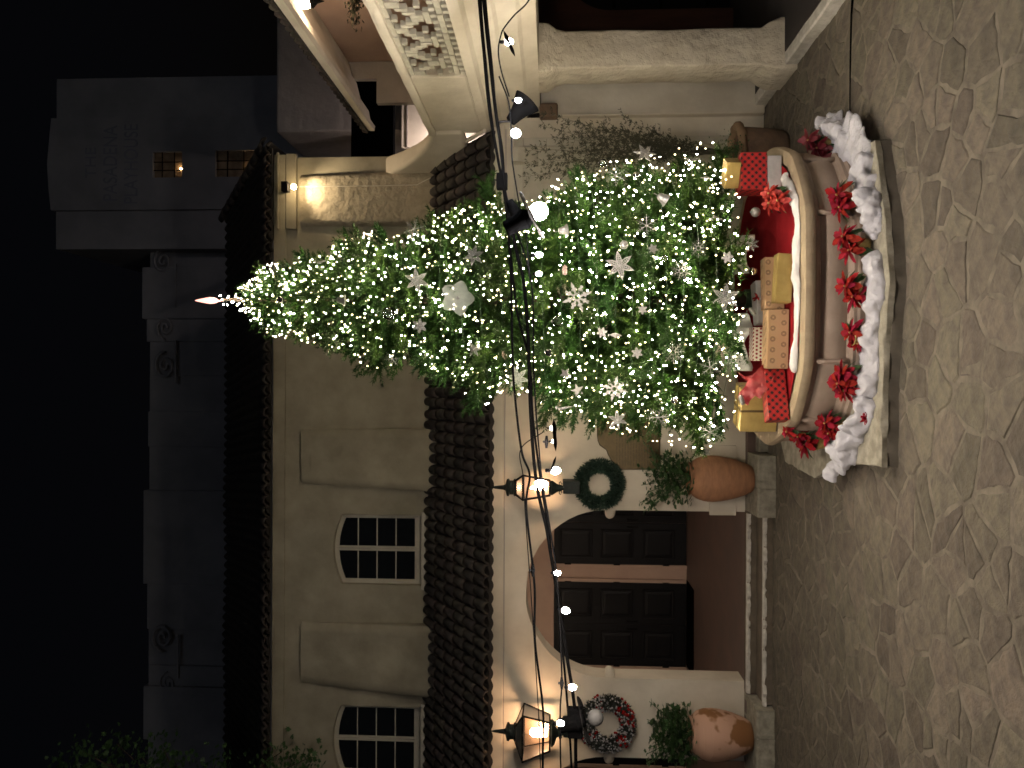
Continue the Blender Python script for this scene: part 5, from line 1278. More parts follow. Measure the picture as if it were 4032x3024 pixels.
def pot(yc, label, plab, mt, sprigs, seed, w_=0.32, h=0.87, n=420, rz=0.0):
    b = P(yc, 2966, 10.76); b.z = 0.245
    t = thing('terracotta_pot', label, 'pot', b, 'terracotta pots beside the arch')
    pr = [(0.50, 0), (0.56, 0.015), (0.70, 0.12), (0.86, 0.30), (0.97, 0.50), (1.0, 0.63), (0.97, 0.76), (0.87, 0.87), (0.74, 0.935), (0.66, 0.955), (0.70, 0.975), (0.72, 0.99), (0.66, 1.0), (0.58, 0.97), (0.52, 0.90)]
    MB().lathe([(r*w_, z*h) for r, z in pr], b, 40).build('body', mt, t, smooth=True)
    for zz in (0.40, 0.70, 0.83):
        rr = np.interp(zz, [p[1] for p in pr[:12]], [p[0] for p in pr[:12]])*w_; MB().tube([(b.x+(rr-0.001)*math.cos(2*PI*k/40), b.y+(rr-0.001)*math.sin(2*PI*k/40), b.z+zz*h) for k in range(40)], 0.005, 5, closed=True).build('throwing_ring', mt, t, smooth=True)
    MB().lathe([(0.01, 0), (0.55*w_, 0), (0.55*w_, 0.005), (0.01, 0.006)], b+Vector((0, 0, h*0.93)), 20).build('soil', BARK, t)
    tb = b+Vector((0, 0, h*0.93)); pt = thing('potted_shrub', plab, 'plant', tb, 'shrubs in the terracotta pots'); f_ = MB(); st = MB(); rng = random.Random(seed)
    leafy(f_, tb, 0.58, 0.36, int(n*0.9), seed, s=0.085)
    for k in range(sprigs):
        a = rng.uniform(0, 2*PI); L = rng.uniform(0.55, 0.84); d = Vector((math.cos(a)*0.6, math.sin(a)*0.4, 1)).normalized(); pts = [tb+Vector((0, 0, 0.0)), tb+d*L*0.5, tb+d*L+Vector((math.cos(a)*0.06, 0, -0.02))]; st.tube(pts, 0.005, 5)
        for i in range(26):
            t_ = rng.uniform(0.3, 1.0); p = pts[0].lerp(pts[1], t_*2) if t_ < .5 else pts[1].lerp(pts[2], t_*2-1)
            lobed(f_, p+Vector((U(-.03, .03), U(-.03, .03), U(-.02, .02))), Vector((rng.uniform(-1, 1), rng.uniform(-1, 1), rng.uniform(-.4, .8))).normalized(), rng.uniform(0.045, 0.085), rng)
    f_.build('foliage', LEAF, pt); st.build('stems', LEAF, pt)
pot(1886, 'plain orange terracotta pot between the plaque and the arched doorway', 'loose leafy shrub growing from the plain terracotta pot', TERRA, 14, 3, n=380)
pot(2897, 'pale terracotta pot with dark orange stain below the berry wreath', 'dense leafy shrub growing from the stained terracotta pot', TERRA_STAIN, 10, 5, w_=0.345, h=0.84, n=900)

# ---- old planter with dry shrub at the arcade end
pb = P(598, 2990, 10.15); pb.z = 0.0
pl_t = thing('old_planter', 'dark weathered planter with thick rolled rim at the arcade end of the tree', 'planter', pb)
MB().lathe([(0.24, 0), (0.27, 0.05), (0.30, 0.3), (0.315, 0.52), (0.31, 0.60), (0.27, 0.60), (0.25, 0.3)], pb, 28).build('body', TERRA_OLD, pl_t, smooth=True)
MB().tube([(pb.x+0.325*math.cos(2*PI*k/32), pb.y+0.325*math.sin(2*PI*k/32), 0.62+0.006*math.sin(k*2.1)) for k in range(32)], [0.055+0.006*math.sin(k*1.7) for k in range(32)], 10, closed=True).build('rim', mat('rim_clay', (0.26, 0.17, 0.10), (0.19, 0.12, 0.07), rough=0.85, nscale=8, bump=0.6, bscale=18), pl_t, smooth=True)
MB().lathe([(0.01, 0.56), (0.28, 0.56), (0.28, 0.57), (0.01, 0.575)], pb, 16).build('soil', BARK, pl_t)
iv = thing('trailing_plant', 'low green trailing plant hanging over the old planter', 'plant', P(615, 2900, 9.75)); f_ = MB(); rng = random.Random(8); c0 = P(610, 2880, 9.78)
for k in range(420):
    p = c0+Vector((rng.gauss(0, .12), rng.gauss(0, .05), rng.gauss(0, .10))); lobed(f_, p, Vector((rng.uniform(-1, 1), rng.uniform(-1, 0.3), rng.uniform(-.8, .8))).normalized(), rng.uniform(0.02, 0.04), rng)
f_.build('foliage', mat('trailing_leaf', (0.07, 0.12, 0.04), (0.04, 0.08, 0.025), rough=0.6, nscale=18, translucent=0.2), iv)
st = MB()
for k in range(12):
    e = c0+Vector((rng.gauss(0, .1), 0, rng.gauss(-0.02, .08))); st.tube([pb+Vector((0, -0.1, 0.57)), pb+Vector((0, -0.33, 0.66)), e], 0.004, 4)
st.build('stems', LEAF, iv)
ds = thing('dry_shrub', 'airy shrub of thin arching stems with narrow dark leaves in the old planter', 'shrub', pb+Vector((0, 0, 0.57))); st = MB(); f_ = MB(); rng = random.Random(21); b0 = pb+Vector((0, 0.0, 0.57))
tips = [(440, 2140), (470, 2230), (500, 2140), (520, 2250), (540, 2180), (560, 2300), (500, 2330), (530, 2420), (455, 2450), (580, 2220), (610, 2160), (640, 2130), (660, 2060), (690, 2130), (600, 2350), (590, 2060), (700, 2050), (630, 2250), (560, 2500), (480, 2380), (520, 2560), (650, 2330)]
for (ty, tx) in tips:
    e = P(ty, tx, 10.15+rng.uniform(-.25, .3)); c = b0.lerp(e, 0.5)+Vector(((pb.x-e.x)*0.35, 0, 0.05)); pts = []
    for k in range(13):
        t = k/12; pts.append(b0*(1-t)**2+c*2*t*(1-t)+e*t*t+Vector((0.012*math.sin(k*2+ty), 0, 0)))
    st.tube(pts, [0.006*(1-k/15) for k in range(13)], 4)
    for k in range(4, 12):
        for side in range(6):
            p = pts[k].lerp(pts[k+1], rng.random()); d0 = (pts[k+1]-pts[k]).normalized(); tw_ = p+Vector((rng.uniform(-.16, .16), rng.uniform(-.08, .08), rng.uniform(-.02, .14)))*rng.uniform(0.4, 1.0); st.tube([p, tw_], 0.002, 3)
            for q in range(5):
                pp = p.lerp(tw_, rng.uniform(0.2, 1)); d = (d0*rng.uniform(0.2, 1)+Vector((rng.uniform(-1, 1), rng.uniform(-.5, .5), rng.uniform(-.4, .6)))).normalized(); sd = d.cross(Vector((0, 1, 0.2))).normalized()*0.0055; L = rng.uniform(0.03, 0.055)
                f_.add([pp, pp+d*L*0.45+sd, pp+d*L, pp+d*L*0.45-sd], [(0, 1, 2, 3)])
st.build('stems', LEAF_DRY, ds); f_.build('leaves', LEAF_DRY, ds)

# ---- wreaths
def wreath(yc, xc, R, r, label, cat, mt, berries, seed, Y):
    c = P(yc, xc, Y); t = thing('wreath', label, 'wreath', c); rng = random.Random(seed); g = MB()
    MB().tube([(c.x+R*math.cos(2*PI*k/40), c.y, c.z+R*math.sin(2*PI*k/40)) for k in range(40)], r*0.45, 6, closed=True).build('frame', mt, t)
    for k in range(5200):
        a = rng.uniform(0, 2*PI); ph = rng.uniform(0, 2*PI); q = r*rng.uniform(0.3, 0.92); rd = Vector((math.cos(a), 0, math.sin(a))); p = c+rd*(R+q*math.cos(ph))+Vector((0, -q*abs(math.sin(ph)), 0))
        d = (rd*math.cos(ph)+Vector((0, -abs(math.sin(ph)), 0))+Vector((rng.uniform(-.7, .7), rng.uniform(-.5, .5), rng.uniform(-.7, .7)))).normalized(); sd = d.cross(Vector((rng.uniform(-1, 1), 1, rng.uniform(-1, 1)))).normalized()*0.0085; L = rng.uniform(0.03, 0.06)
        g.tri(p-sd, p+sd, p+d*L)
    g.build('needles', mt, t)
    if berries:
        for nm, mm, n_, s_ in (('silver_berries', SILVER, 420, 0.0145), ('red_berries', BRACT, 90, 0.021)):
            b = MB()
            for k in range(n_):
                a = rng.uniform(0, 2*PI) if nm[0] == 's' else rng.choice([0.3, 5.6, 4.9, 2.2, 3.9, 5.2])+rng.gauss(0, 0.16); ph = rng.uniform(0.2, PI-0.2); q = r*rng.uniform(0.8, 1.25); rd = Vector((math.cos(a), 0, math.sin(a)))
                b.ico(c+rd*(R+q*math.cos(ph))+Vector((0, -q*math.sin(ph)*0.9, 0)), s_*rng.uniform(0.7, 1.2), 1)
            b.build(nm, mm, t, smooth=True, kind='stuff')
    return t
wreath(1907, 2360, 0.268, 0.100, 'plain dark green wreath hanging below the narrow lantern beside the plaque', 'wreath', WREATH_G, False, 4, YW-0.09)
wreath(2845, 2390, 0.300, 0.110, 'wreath of silver and red berries hanging below the wide lantern', 'wreath', mat('berry_wreath', (0.05, 0.055, 0.045), (0.03, 0.035, 0.03), rough=0.6, nscale=15), True, 5, YW-0.10)

# ---- bronze plaque
pq = thing('bronze_plaque', 'brown bronze plaque with shaped top half hidden by the tree', 'plaque', P(1690, 2597, YW-0.02))
hl = [(1848, 2597), (1848, 2440), (1838, 2432), (1815, 2410), (1790, 2395), (1770, 2388), (1762, 2376), (1752, 2362), (1735, 2355), (1712, 2352), (1690, 2352)]
full = hl+[(2*1690-y, x) for y, x in reversed(hl[:-1])]
pts2 = [P(y, x, YW-0.02) for y, x in full]
MB().prism([(p.x, p.z) for p in pts2], lambda q: (q[0], YW-0.028, q[1]), lambda q: (q[0], YW-0.002, q[1])).build('plate', BRONZE, pq)
MB().tube([(p.x, YW-0.030, p.z) for p in pts2], 0.008, 6, closed=True).build('raised_border', BRONZE_D, pq)
ins = MB(); rng = random.Random(3); x = 2426
while x < 2585:
    y = 1838-rng.uniform(0, 6)
    while y > 1545:
        wv = rng.uniform(8, 26); a = P(y, x+5, YW-0.03); b = P(y-wv, x, YW-0.03); ins.box((a.x, YW-0.031, a.z), (b.x, YW-0.0285, b.z)); y -= wv+4
    x += 11
ins.build('inscription', BRONZE_D, pq)
MB().lathe([(0.055, 0), (0.05, 0.008), (0.01, 0.012)], P(1690, 2378, YW-0.03), 16, mtx=Matrix.Rotation(PI/2, 4, 'X')).build('seal', BRONZE_D, pq)

# ---- pale doorway in the corner behind the shrub
dw = thing('corner_doorway', 'pale panelled doorway in the corner between the portico wall and the arcade', 'doorway', (P(690, 2900, YW).x, YW, 0))
dx0, dx1 = P(830, 2400, YW).x, P(575, 2400, YW).x; zt_d = P(650, 2062, YW).z
MB().bbox((dx0-0.12, YW-0.05, 0.1), (dx0, YW-0.003, zt_d), 0.01).build('casing', TRIM, dw); MB().bbox((dx1, YW-0.05, 0.1), (dx1+0.12, YW-0.003, zt_d), 0.01).build('casing', TRIM, dw)
MB().bbox((dx0-0.12, YW-0.06, zt_d+0.002), (dx1+0.12, YW-0.004, zt_d+0.14), 0.01).build('head_casing', TRIM, dw)
dr = MB().bbox((dx0+0.003, YW-0.025, 0.1), (dx1-0.003, YW-0.002, zt_d-0.003), 0.003).build('door', TRIM, dw)
for k in range(2):
    for (za, zb) in ((0.3, 1.2), (1.35, 2.3), (2.42, zt_d-0.1)):
        wd = (dx1-dx0)/2; MB().bbox((dx0+k*wd+0.08, YW-0.038, za), (dx0+(k+1)*wd-0.08, YW-0.024, zb), 0.01).build('panel', TRIM, dr)
c = P(625, 2120, YW); MB().prism([(0, 0), (0.0, 0.36), (-0.20, 0.36), (-0.20, 0.28), (-0.05, 0.05)], lambda q: (c.x-0.10, YW-0.05+q[0], c.z+q[1]), lambda q: (c.x+0.10, YW-0.05+q[0], c.z+q[1])).build('corbel', TRIM, dw)
bc = P(440, 2160, 10.95); MB().bbox((bc.x-0.10, 10.86, bc.z-0.13), (bc.x+0.10, 11.03, bc.z+0.13), 0.03).build('broken_corbel', TERRA_OLD, wing)
cd = thing('conduit', 'thin painted conduit climbing the corner pillar of the arcade', 'pipe', P(468, 2600, 11.0)); MB().tube([P(448, 2600, 11.0), P(452, 2200, 11.0), P(455, 2130, 11.0)], 0.012, 8).build('pipe', STUCCO, cd)

# ---- wall lanterns
def lantern(yc, sh, label, Y, lit, seed):
    zt_ = P(yc, 1930, Y).z; zcap = P(yc, 1996, Y).z; zc1 = P(yc, 2030, Y).z; zsh = P(yc, 2060, Y).z; zbot = P(yc, 2165, Y).z; zbase = P(yc, 2192, Y).z
    c = Vector((P(yc, 2060, Y).x, Y, 0)); t = thing('wall_lantern', label, 'lantern', (c.x, Y, zbase)); n = 4; rot = PI/4+0.12
    rc, rt, rb_ = 0.11, 0.095, sh*0.62
    MB().lathe([(0.001, zt_), (0.02, zt_-0.07), (0.034, zcap+0.05), (0.045, zcap+0.02)], c, 10).build('finial', VERDI, t, smooth=True)
    MB().lathe([(0.05, zcap+0.02), (0.12, zcap), (0.125, zcap-0.03), (0.10, zcap-0.04), (0.10, zc1+0.03), (0.125, zc1+0.02), (0.12, zc1)], c, 14).build('crown', VERDI, t, smooth=True, auto=30)
    q2 = math.sqrt(2)
    def cor(r, z): return [Vector((c.x+r*q2*math.cos(rot+PI/2*k), c.y+r*q2*math.sin(rot+PI/2*k), z)) for k in range(4)]
    A_, B_, C_ = cor(rt, zc1), cor(sh, zsh), cor(rb_, zbot); fr = MB()
    for R_ in (A_, B_, C_):
        for k in range(4): fr.tube([R_[k], R_[(k+1) % 4]], 0.013, 6)
    for k in range(4): fr.tube([A_[k], B_[k], C_[k]], 0.014, 6)
    fr.build('cage', BLACK, t)
    for k in range(4):
        j = (k+1) % 4
        for (p, q) in ((A_, B_), (B_, C_)):
            vs = [p[k], p[j], q[j], q[k]]; ctr = Vector((c.x, c.y, (p[k].z+q[k].z)/2)); vs = [v+(ctr-v)*0.012 for v in vs]
            MB().add(vs, [(0, 1, 2, 3)]).build('glass_pane', glass('lantern_glass', (0.98, 0.86, 0.78), 0.10, 0.35), t)
    MB().lathe([(rb_*0.9, zbot-0.005), (rb_*1.0, zbot-0.03), (rb_*0.8, zbase+0.03), (0.06, zbase), (0.04, zbase-0.05), (0.03, zbase-0.10)], c, 12).build('base', VERDI, t, smooth=True, auto=30)
    hb = (zsh+zbot)/2
    MB().lathe([(0.05, hb-0.15), (0.065, hb-0.04), (0.055, hb+0.06), (0.02, hb+0.09)] if lit else [(0.028, hb-0.10), (0.036, hb-0.02), (0.014, hb+0.08)], c, 12).build('bulb', glow('lantern_glow', (1.0, 0.68, 0.42), 62), t, smooth=True)
    MB().bbox((c.x-0.09, c.y+0.05, zbase-0.33), (c.x+0.09, YW-0.002, zbase-0.09), 0.012).build('wall_plate', VERDI, t)
    for s_ in (-1, 1):
        pts = [(c.x+s_*(0.06+0.03*math.cos(a)*(1-a/9)), c.y, zbase-0.06+0.03*math.sin(a)*(1-a/9)) for a in np.linspace(0, 7, 18)]; MB().tube(pts, 0.007, 5).build('scroll', VERDI, t)
    return t
lantern(1920, 0.17, 'narrow wall lantern above the plain green wreath', 10.80, False, 1)
lantern(2882, 0.30, 'wide wall lantern with glowing lamp above the berry wreath', 10.78, True, 2)

# ---- ceiling lamps inside the portico, hidden above the arch from the plaza
for (xx, lab) in ((-2.3, 'portico ceiling lamp behind the pier of the plain green wreath'), (-5.3, 'portico ceiling lamp behind the pier of the berry wreath')):
    t = thing('portico_lamp', lab, 'ceiling lamp', (xx, 13.2, 3.61), 'ceiling lamps inside the portico')
    MB().lathe([(0.09, 3.615), (0.10, 3.60), (0.03, 3.58), (0.03, 3.55)], (xx, 13.2, 0), 14).build('canopy', BLACK, t)
    MB().ico((xx, 13.2, 3.49), 0.06, 2).build('globe', glow('portico_glow', (1.0, 0.76, 0.55), 150), t, smooth=True)
# ---- spot lamp on the upper wall and its conduit
sp = thing('wall_spotlight', 'small spotlight under the eave washing the rough buttress', 'spotlight', P(735, 1140, YU-0.3)); s0 = P(738, 1122, YU-0.34); s1 = P(735, 1150, YU-0.36)
MB().bbox((s0.x-0.07, s0.y-0.06, s0.z-0.06), (s0.x+0.09, s0.y+0.08, s0.z+0.05), 0.015).build('housing', BLACK, sp)
MB().tube([s0, (s0.x, YU-0.06, s0.z+0.03)], 0.02, 8).build('arm', BLACK, sp)
MB().ico(s1+Vector((0.0, 0.02, -0.02)), 0.045, 2).build('lamp', glow('spot_glow', (1.0, 0.74, 0.40), 60), sp, smooth=True)
so_ = lamp('beam', 'SPOT', s1+Vector((0, 0.0, -0.06)), 32, (1.0, 0.78, 0.50), sp, 0.03, spot_size=math.radians(125), spot_blend=0.7); so_.rotation_euler = Vector((-0.05, 0.42, -1)).to_track_quat('-Z', 'Y').to_euler()
MB().tube([P(735, 1180, YU-0.1), P(733, 1400, YU-0.18), P(728, 1640, YU-0.27), P(700, 1695, YU-0.3)], 0.008, 6).build('conduit', STUCCO, sp)

# ---- lantern under the wing's eave
el = thing('eave_lantern', 'lit hanging lantern under the eave of the balcony wing', 'lantern', P(8, 1195, 9.4)); c = P(6, 1195, 9.4)
MB().lathe([(0.05, -0.10), (0.075, -0.06), (0.085, 0.0), (0.075, 0.07), (0.04, 0.10)], c, 14).build('globe', glow('eave_glow', (1.0, 0.75, 0.50), 75), el, smooth=True)
MB().lathe([(0.09, 0.09), (0.10, 0.11), (0.03, 0.20), (0.008, 0.34)], c, 12).build('cap', BLACK, el); MB().lathe([(0.006, -0.26), (0.03, -0.17), (0.085, -0.11), (0.08, -0.095)], c, 12).build('base', BLACK, el)
MB().tube([c+Vector((0, 0, 0.33)), (c.x, c.y, 6.35)], 0.008, 6).build('chain', BLACK, el)
vn = thing('dry_vine', 'dry brown vine hanging on the balcony wall under the eave lantern', 'vine', P(5, 1385, 10.2)); st = MB(); f_ = MB(); rng = random.Random(31)
for (ey, ex) in ((30, 1375), (60, 1400), (85, 1392), (108, 1388), (70, 1375), (95, 1410), (20, 1410)):
    a = P(-40, 1395, 10.3); e = P(ey, ex, 10.2+rng.uniform(-.1, .1)); c = a.lerp(e, .5)+Vector((0, 0, rng.uniform(-.08, .06))); pts = [a*(1-t)**2+c*2*t*(1-t)+e*t*t for t in np.linspace(0, 1, 9)]; st.tube(pts, 0.006, 4)
    for k in range(40):
        p = pts[rng.randrange(2, 9)]+Vector((rng.uniform(-.05, .05), rng.uniform(-.05, .05), rng.uniform(-.06, .05))); lobed(f_, p, Vector((rng.uniform(-1, 1), rng.uniform(-1, 1), rng.uniform(-1, .5))).normalized(), rng.uniform(0.03, 0.06), rng)
st.build('stems', LEAF_DRY, vn); f_.build('leaves', LEAF_DRY, vn)
# lamp out of sight on the balcony that lights the wall behind it
bl = thing('balcony_lamp', 'balcony lamp behind the parapet lighting the pale back wall', 'lamp', (4.85, 15.75, 4.0)); MB().lathe([(0.08, 4.0), (0.05, 4.10), (0.012, 4.12), (0.012, 5.12)], (4.85, 15.75, 0), 12).build('stem', BLACK, bl)
MB().ico((4.85, 15.75, 5.17), 0.06, 2).build('globe', glow('balcony_glow', (1.0, 0.82, 0.76), 360), bl, smooth=True)

# ---- overhead cables and bulbs, about 6.2 m from the camera
YC = 6.2
def smooth_path(ctrl, Y, n=10):
    pts = [P(y, x, Y+0.0) for y, x in ctrl]; pts = [pts[0]*2-pts[1]]+pts+[pts[-1]*2-pts[-2]]; out = []
    for i in range(1, len(pts)-2):
        for k in range(n):
            t = k/n; a, b, c_, d = pts[i-1:i+3]; out.append(0.5*((2*b)+(c_-a)*t+(2*a-5*b+4*c_-d)*t*t+(3*b-a-3*c_+d)*t**3))
    out.append(pts[-2]); return out
def cable(ctrl, r, label, Y=YC, grp='overhead cables strung across the plaza'):
    ob = MB().tube(smooth_path(ctrl, Y), r, 7).build('overhead_cable', RUBBER, smooth=True, at=P(*ctrl[0], Y)); tag(ob, label, 'cable', grp); return ob
cable([(-1500, 1780), (-300, 1865), (0, 1885), (200, 1903), (420, 1924), (600, 1955), (760, 1984), (900, 2000), (1100, 2012), (1371, 2017), (1534, 2025), (1773, 2053), (1870, 2085), (2000, 2072), (2300, 2104), (2520, 2106), (2800, 2138), (3024, 2137), (3500, 2150), (4600, 2120)], 0.0105, 'black cable dipping nearest the tree tip of all the strung wires', YC+0.45)
cable([(-1500, 1800), (-300, 1885), (0, 1904), (250, 1930), (450, 1953), (600, 1976), (760, 1988), (1000, 2036), (1100, 2060), (1300, 2078), (1642, 2090), (1900, 2112), (2077, 2151), (2197, 2171), (2400, 2205), (2555, 2227), (2802, 2264), (3024, 2268), (3500, 2290), (4600, 2250)], 0.0155, 'thickest black cable running through both flood lamps', YC+0.50)
cable([(-1500, 1810), (-300, 1890), (0, 1893), (250, 1913), (500, 1940), (800, 1990), (1100, 2020), (1250, 2040), (1425, 2085), (1642, 2098), (1900, 2130), (2077, 2158), (2300, 2185), (2555, 2215), (2850, 2240), (3024, 2250), (3500, 2270), (4600, 2230)], 0.0105, 'black cable twisting along the thickest strung cable', YC+0.54)
cable([(-1500, 1830), (-300, 1900), (0, 1913), (250, 1937), (500, 1960), (800, 2000), (1100, 2090), (1425, 2100), (1642, 2112), (1800, 2125), (1900, 2136), (2077, 2165), (2300, 2195), (2650, 2212), (2800, 2206), (3024, 2208), (3500, 2225), (4600, 2190)], 0.0070, 'thin black bulb wire carrying the bare bulbs', YC+0.10)
cable([(300, 1965), (400, 2002), (500, 2012), (620, 2016), (680, 2024), (720, 2030), (830, 2050), (880, 2070), (1000, 2078), (1110, 2088)], 0.006, 'short looped wire between the black horn and the lit flood lamp', YC-0.06)
cable([(-120, 2130), (0, 2083), (60, 2025), (110, 1985), (140, 1972), (200, 1962), (280, 1974), (380, 2005)], 0.006, 'curved drop wire leading to the bulb beside the cornice', YC-0.07)
cable([(1700, 2140), (1768, 2051), (1880, 2060), (2060, 2071), (2400, 2095), (2800, 2120), (3024, 2128), (3500, 2140), (4600, 2110)], 0.0045, 'finest support wire sagging beside the two lanterns', YC+0.40)
SOCK = RUBBER
def string_bulb(y, x, px, label, col=(1.0, 0.85, 0.70), L=260, leafcap=True, Y=YC-0.30, stretch=1.25, sock=True):
    px *= 0.66; L = int(L*2.7); c = P(y, x, Y); s = px/2*(Y/F); t = thing('string_bulb', label, 'bulb', c+Vector((0, 0, s)), 'bare bulbs on the strung wire')
    MB().lathe([(0.05*s, -1.1*s*stretch), (0.55*s, -0.95*s*stretch), (0.95*s, -0.45*s), (1.0*s, 0.0), (0.8*s, 0.5*s*stretch), (0.5*s, 0.85*s*stretch)], c, 16).build('glass_bulb', glow('bulb_glow_%d' % L if col[2] < 0.85 else 'bulb_cool_%d' % L, col, L), t, smooth=True)
    if sock: MB().lathe([(0.5*s, 0.86*s*stretch), (0.55*s, 1.0*s*stretch), (0.55*s, 1.9*s*stretch), (0.3*s, 2.1*s*stretch)], c, 10).build('socket', SOCK, t)
    return t
string_bulb(165, 2002, 40, 'bare bulb beside the wing cornice with leaf shaped clip', L=330)
string_bulb(395, 2040, 30, 'small bare bulb in front of the black horn', L=290)
string_bulb(525, 2029, 54, 'large cool white bulb between the black horn and the doorway', (0.86, 0.90, 1.0), L=216, stretch=1.05, sock=False)
string_bulb(1003, 2121, 34, 'bare bulb just past the lit flood lamp in front of the tree', (0.95, 0.90, 0.92), L=291)
string_bulb(1078, 2121, 28, 'smaller bare bulb in front of the tree second from the lit flood lamp', L=290)
string_bulb(1686, 2175, 24, 'bare bulb at the door edge of the tree beside a dangling leaf clip', L=290)
string_bulb(1738, 2182, 24, 'bare bulb between the tree edge and the narrow lantern', L=290)
string_bulb(1853, 2186, 46, 'bright bare bulb hanging beside the narrow lantern', L=330)
string_bulb(1905, 2128, 46, 'large bare bulb glaring in front of the narrow lantern', L=230, stretch=1.7, sock=False)
string_bulb(2256, 2194, 30, 'cool white bare bulb above the middle post of the doors', (0.86, 0.90, 1.0), L=216)
string_bulb(2404, 2226, 38, 'bare bulb alone in front of the black doors', L=330)
string_bulb(2706, 2253, 36, 'bare bulb over the edge of the arch near the berry wreath', L=480)
string_bulb(2848, 2206, 34, 'clear bare bulb right below the wide lantern', L=170)
# dangling leaf shaped clips
def leaf_clip(y, x, px, label, rot):
    c = P(y, x, YC-0.36); s = px/2*YC/F; q = Matrix.Translation(c) @ Matrix.Rotation(rot, 4, 'Y'); pts = []
    for k in range(14):
        t = k/13; pts.append((0.16*math.sin(PI*t)*(1+0.3*math.sin(9*t)), 1-2*t))
    poly = [(a*s*0.9, b*s) for a, b in pts]+[(-a*s*0.9, b*s) for a, b in reversed(pts[1:-1])]
    ob = MB().prism(poly, lambda p: q @ Vector((p[0], 0.0, p[1])), lambda p: q @ Vector((p[0], 0.004, p[1]))).build('leaf_clip', BLACK, at=c); tag(ob, label, 'clip', 'leaf shaped wire clips')
leaf_clip(170, 2005, 110, 'dark leaf shaped clip crossing the bulb beside the wing cornice', 1.15)
leaf_clip(1712, 2184, 125, 'dark leaf shaped clip dangling at the door edge of the tree', 1.5)
leaf_clip(1830, 2178, 70, 'dark leaf shaped clip beside the bright bulb at the narrow lantern', 1.9)
# horn shaped unlit lamp
hn = thing('horn_lamp', 'black horn shaped lamp head hanging under the wires near the wing', 'lamp', P(430, 2040, YC)); a, b = P(478, 2010, YC+0.3), P(392, 2082, YC+0.3); d = (b-a).normalized(); q = d.to_track_quat('Z', 'Y').to_matrix().to_4x4()
MB().lathe([(0.045, 0), (0.060, 0.07), (0.075, 0.12), (0.11, 0.19), (0.125, 0.222), (0.112, 0.226), (0.066, 0.13)], a, 18, mtx=q).build('horn', RUBBER, hn, smooth=True); MB().tube([a, a+Vector((0, 0, 0.05)), P(480, 1965, YC+0.3)], 0.01, 6).build('hanger', BLACK, hn)
# flood lamps: shade disc edge-on, globe, socket box
def flood(yc, xc, label, lit, Y, bulb_yx, tilt):
    c = P(yc, xc, Y); t = thing('flood_lamp', label, 'flood lamp', c, 'flood lamps clamped to the thick cable')
    g = P(bulb_yx[0], bulb_yx[1], Y-0.004); ax = (g-c).normalized(); q = ax.to_track_quat('Z', 'Y').to_matrix().to_4x4()
    sh = MB(); n = 28; vs = []; fs = []
    for j, (r, z) in enumerate(((0.05, 0.0), (0.11, 0.008), (0.185, 0.014), (0.20, 0.018))):
        for k in range(n): a = 2*PI*k/n; w_ = 0.008*math.sin(a*3+1)*(r/0.20); vs.append(Vector(c)+(q @ Vector((r*math.cos(a), r*math.sin(a), z+w_))))
    for j in range(3):
        for k in range(n): fs.append((j*n+k, j*n+(k+1) % n, (j+1)*n+(k+1) % n, (j+1)*n+k))
    ob = sh.add(vs, fs).build('shade', SHADE_WHITE if lit else BLACK, t, smooth=True); so = ob.modifiers.new('t', 'SOLIDIFY'); so.thickness = 0.004
    MB().ico(g, 0.070, 3).build('globe', glow('flood_glow', (1.0, 0.84, 0.68), 200) if lit else GLOBE_GREY, t, smooth=True)
    MB().lathe([(0.04, -0.21), (0.06, -0.20), (0.066, -0.08), (0.082, -0.04), (0.06, 0.0), (0.05, 0.03)], c, 14, mtx=q).build('socket', RUBBER, t, smooth=True, auto=40)
    return t
flood(852, 2085, 'lit flood lamp with white shade glaring in front of the tree', True, YC-0.30, (832, 2122), 0)
flood(2838, 2290, 'unlit grey flood lamp with black shade in front of the berry wreath', False, YC+0.45, (2825, 2345), 0)
MB_c = thing('cable_clamp', 'black clamp box where the cables meet beside the lit flood lamp', 'clamp', P(730, 1988, YC)); q = MB()
a = P(715, 1980, YC+0.48); q.bbox((a.x-0.07, a.y-0.04, a.z-0.04), (a.x+0.07, a.y+0.04, a.z+0.055), 0.008); q.build('box', RUBBER, MB_c); MB().tube([a+Vector((0, -.03, 0.04)), a+Vector((0.01, -.03, 0.075)), a+Vector((-0.02, -.03, 0.08))], 0.006, 6).build('screw_eye', BLACK, MB_c)
e1 = P(790, 2005, YC-0.05); e2 = P(900, 2060, YC-0.05); cn = thing('plug_connector', 'black plug connector hanging behind the lit flood lamp', 'plug', e1); MB().tube([e1, e1.lerp(e2, .3), e1.lerp(e2, .7), e2], [0.03, 0.045, 0.038, 0.01], 10).build('body', RUBBER, cn, smooth=True)
jb = P(2855, 2262, YC+0.50); bx = thing('junction_box', 'black junction box on the cable in front of the berry wreath', 'junction box', jb); MB().bbox((jb.x-0.10, jb.y-0.05, jb.z-0.07), (jb.x+0.15, jb.y+0.05, jb.z+0.06), 0.012).build('box', RUBBER, bx); MB().ico(jb+Vector((0.02, -0.03, 0.07)), 0.014, 2).build('knob', BLACK, bx)
for (y, x, lab) in ((2245, 2098, 'small black wire clip above the cool bulb at the middle post'), (2690, 2212, 'small black wire clip beside the bulb at the arch edge'), (1740, 2152, 'small black wire clip at the door edge of the tree')):
    c = P(y, x, YC-0.04); t = thing('wire_clip', lab, 'clip', c, 'small wire clips'); MB().tube([c+Vector((-0.05, 0, 0.0)), c, c+Vector((0.05, 0, 0.0))], [0.008, 0.018, 0.008], 8).build('body', RUBBER, t, smooth=True); MB().ico(c+Vector((0, 0, 0.02)), 0.012, 1).build('hook', BLACK, t)

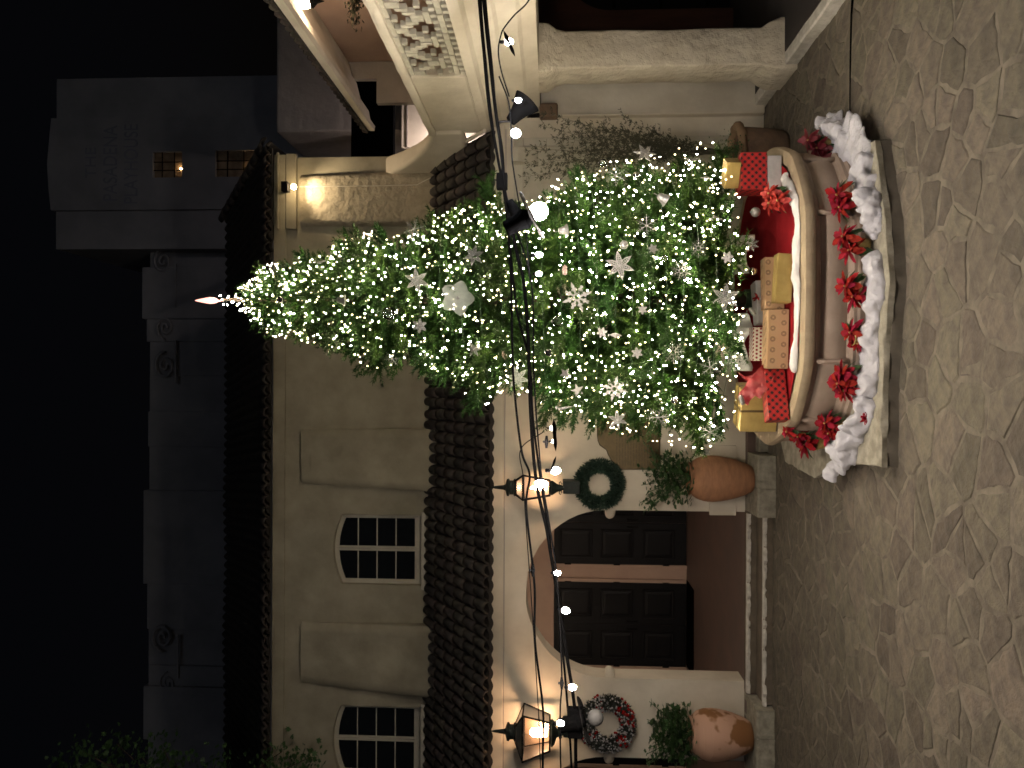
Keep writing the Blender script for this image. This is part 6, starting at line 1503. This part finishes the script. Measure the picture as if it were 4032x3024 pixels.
# ---- power cable on the ground, fallen leaves, dark tree at the edge
gc = MB().tube([G(-400, 3362, 0.012), G(-100, 3358, 0.012), G(0, 3356, 0.014), G(60, 3352, 0.012), G(180, 3349, 0.012), G(300, 3347, 0.010), G(470, 3346, 0.010), G(560, 3345, 0.010)], [0.014, 0.013, 0.012, 0.010, 0.008, 0.007, 0.006, 0.006], 6).build('ground_cable', RUBBER, smooth=True); tag(gc, 'black power cable lying on the flagstones from the fountain past the arcade pillar', 'cable')
tr = thing('edge_tree', 'dark leafy tree top reaching in beside the far roof corner', 'tree', (P(3110, 700, 12).x, 12.0, 0)); rng = random.Random(14); st = MB(); f_ = MB()
r0 = Vector((P(3250, 2000, 12).x, 12.0, 0)); crown = P(3200, 850, 12)
st.tube([r0, r0.lerp(crown, .5)+Vector((-.2, 0, 0)), crown], [0.16, 0.12, 0.05], 8)
for (y, x) in ((2960, 330), (2930, 460), (2985, 560), (2940, 640), (3000, 690), (2960, 1110), (2985, 1215), (3010, 1050), (3000, 420), (3020, 250), (3010, 850)):
    e = P(y, x, 12+rng.uniform(-.3, .3)); c = crown.lerp(e, .5)+Vector((0, 0, .2)); st.tube([crown, c, e], [0.03, 0.015, 0.005], 5)
    for k in range(90):
        p = e+Vector((rng.gauss(-.12, .2), rng.gauss(0, .15), rng.gauss(0, .13))); lobed(f_, p, Vector((rng.uniform(-1, 1), rng.uniform(-1, 1), rng.uniform(-.6, .8))).normalized(), rng.uniform(0.06, 0.12), rng)
for k in range(1500):
    p = crown+Vector((rng.gauss(-.3, .5), rng.gauss(0.2, .5), rng.gauss(0, .9)))
    if p.x < P(3035, 700, 12).x: lobed(f_, p, Vector((rng.uniform(-1, 1), rng.uniform(-1, 1), rng.uniform(-.6, .8))).normalized(), rng.uniform(0.06, 0.12), rng)
st.build('trunk', BARK, tr); f_.build('crown', LEAF, tr)
mt_ = MB().bbox((P(2640, 2730, 15.5).x, YD-0.86, PF+0.004), (P(2300, 2730, 15.5).x, YD-0.08, PF+0.016), 0.003).build('door_mat', RUBBER, at=(P(2450, 2730, 15.5).x, YD-0.45, PF)); tag(mt_, 'black rubber mat lying in front of the black double doors', 'mat')
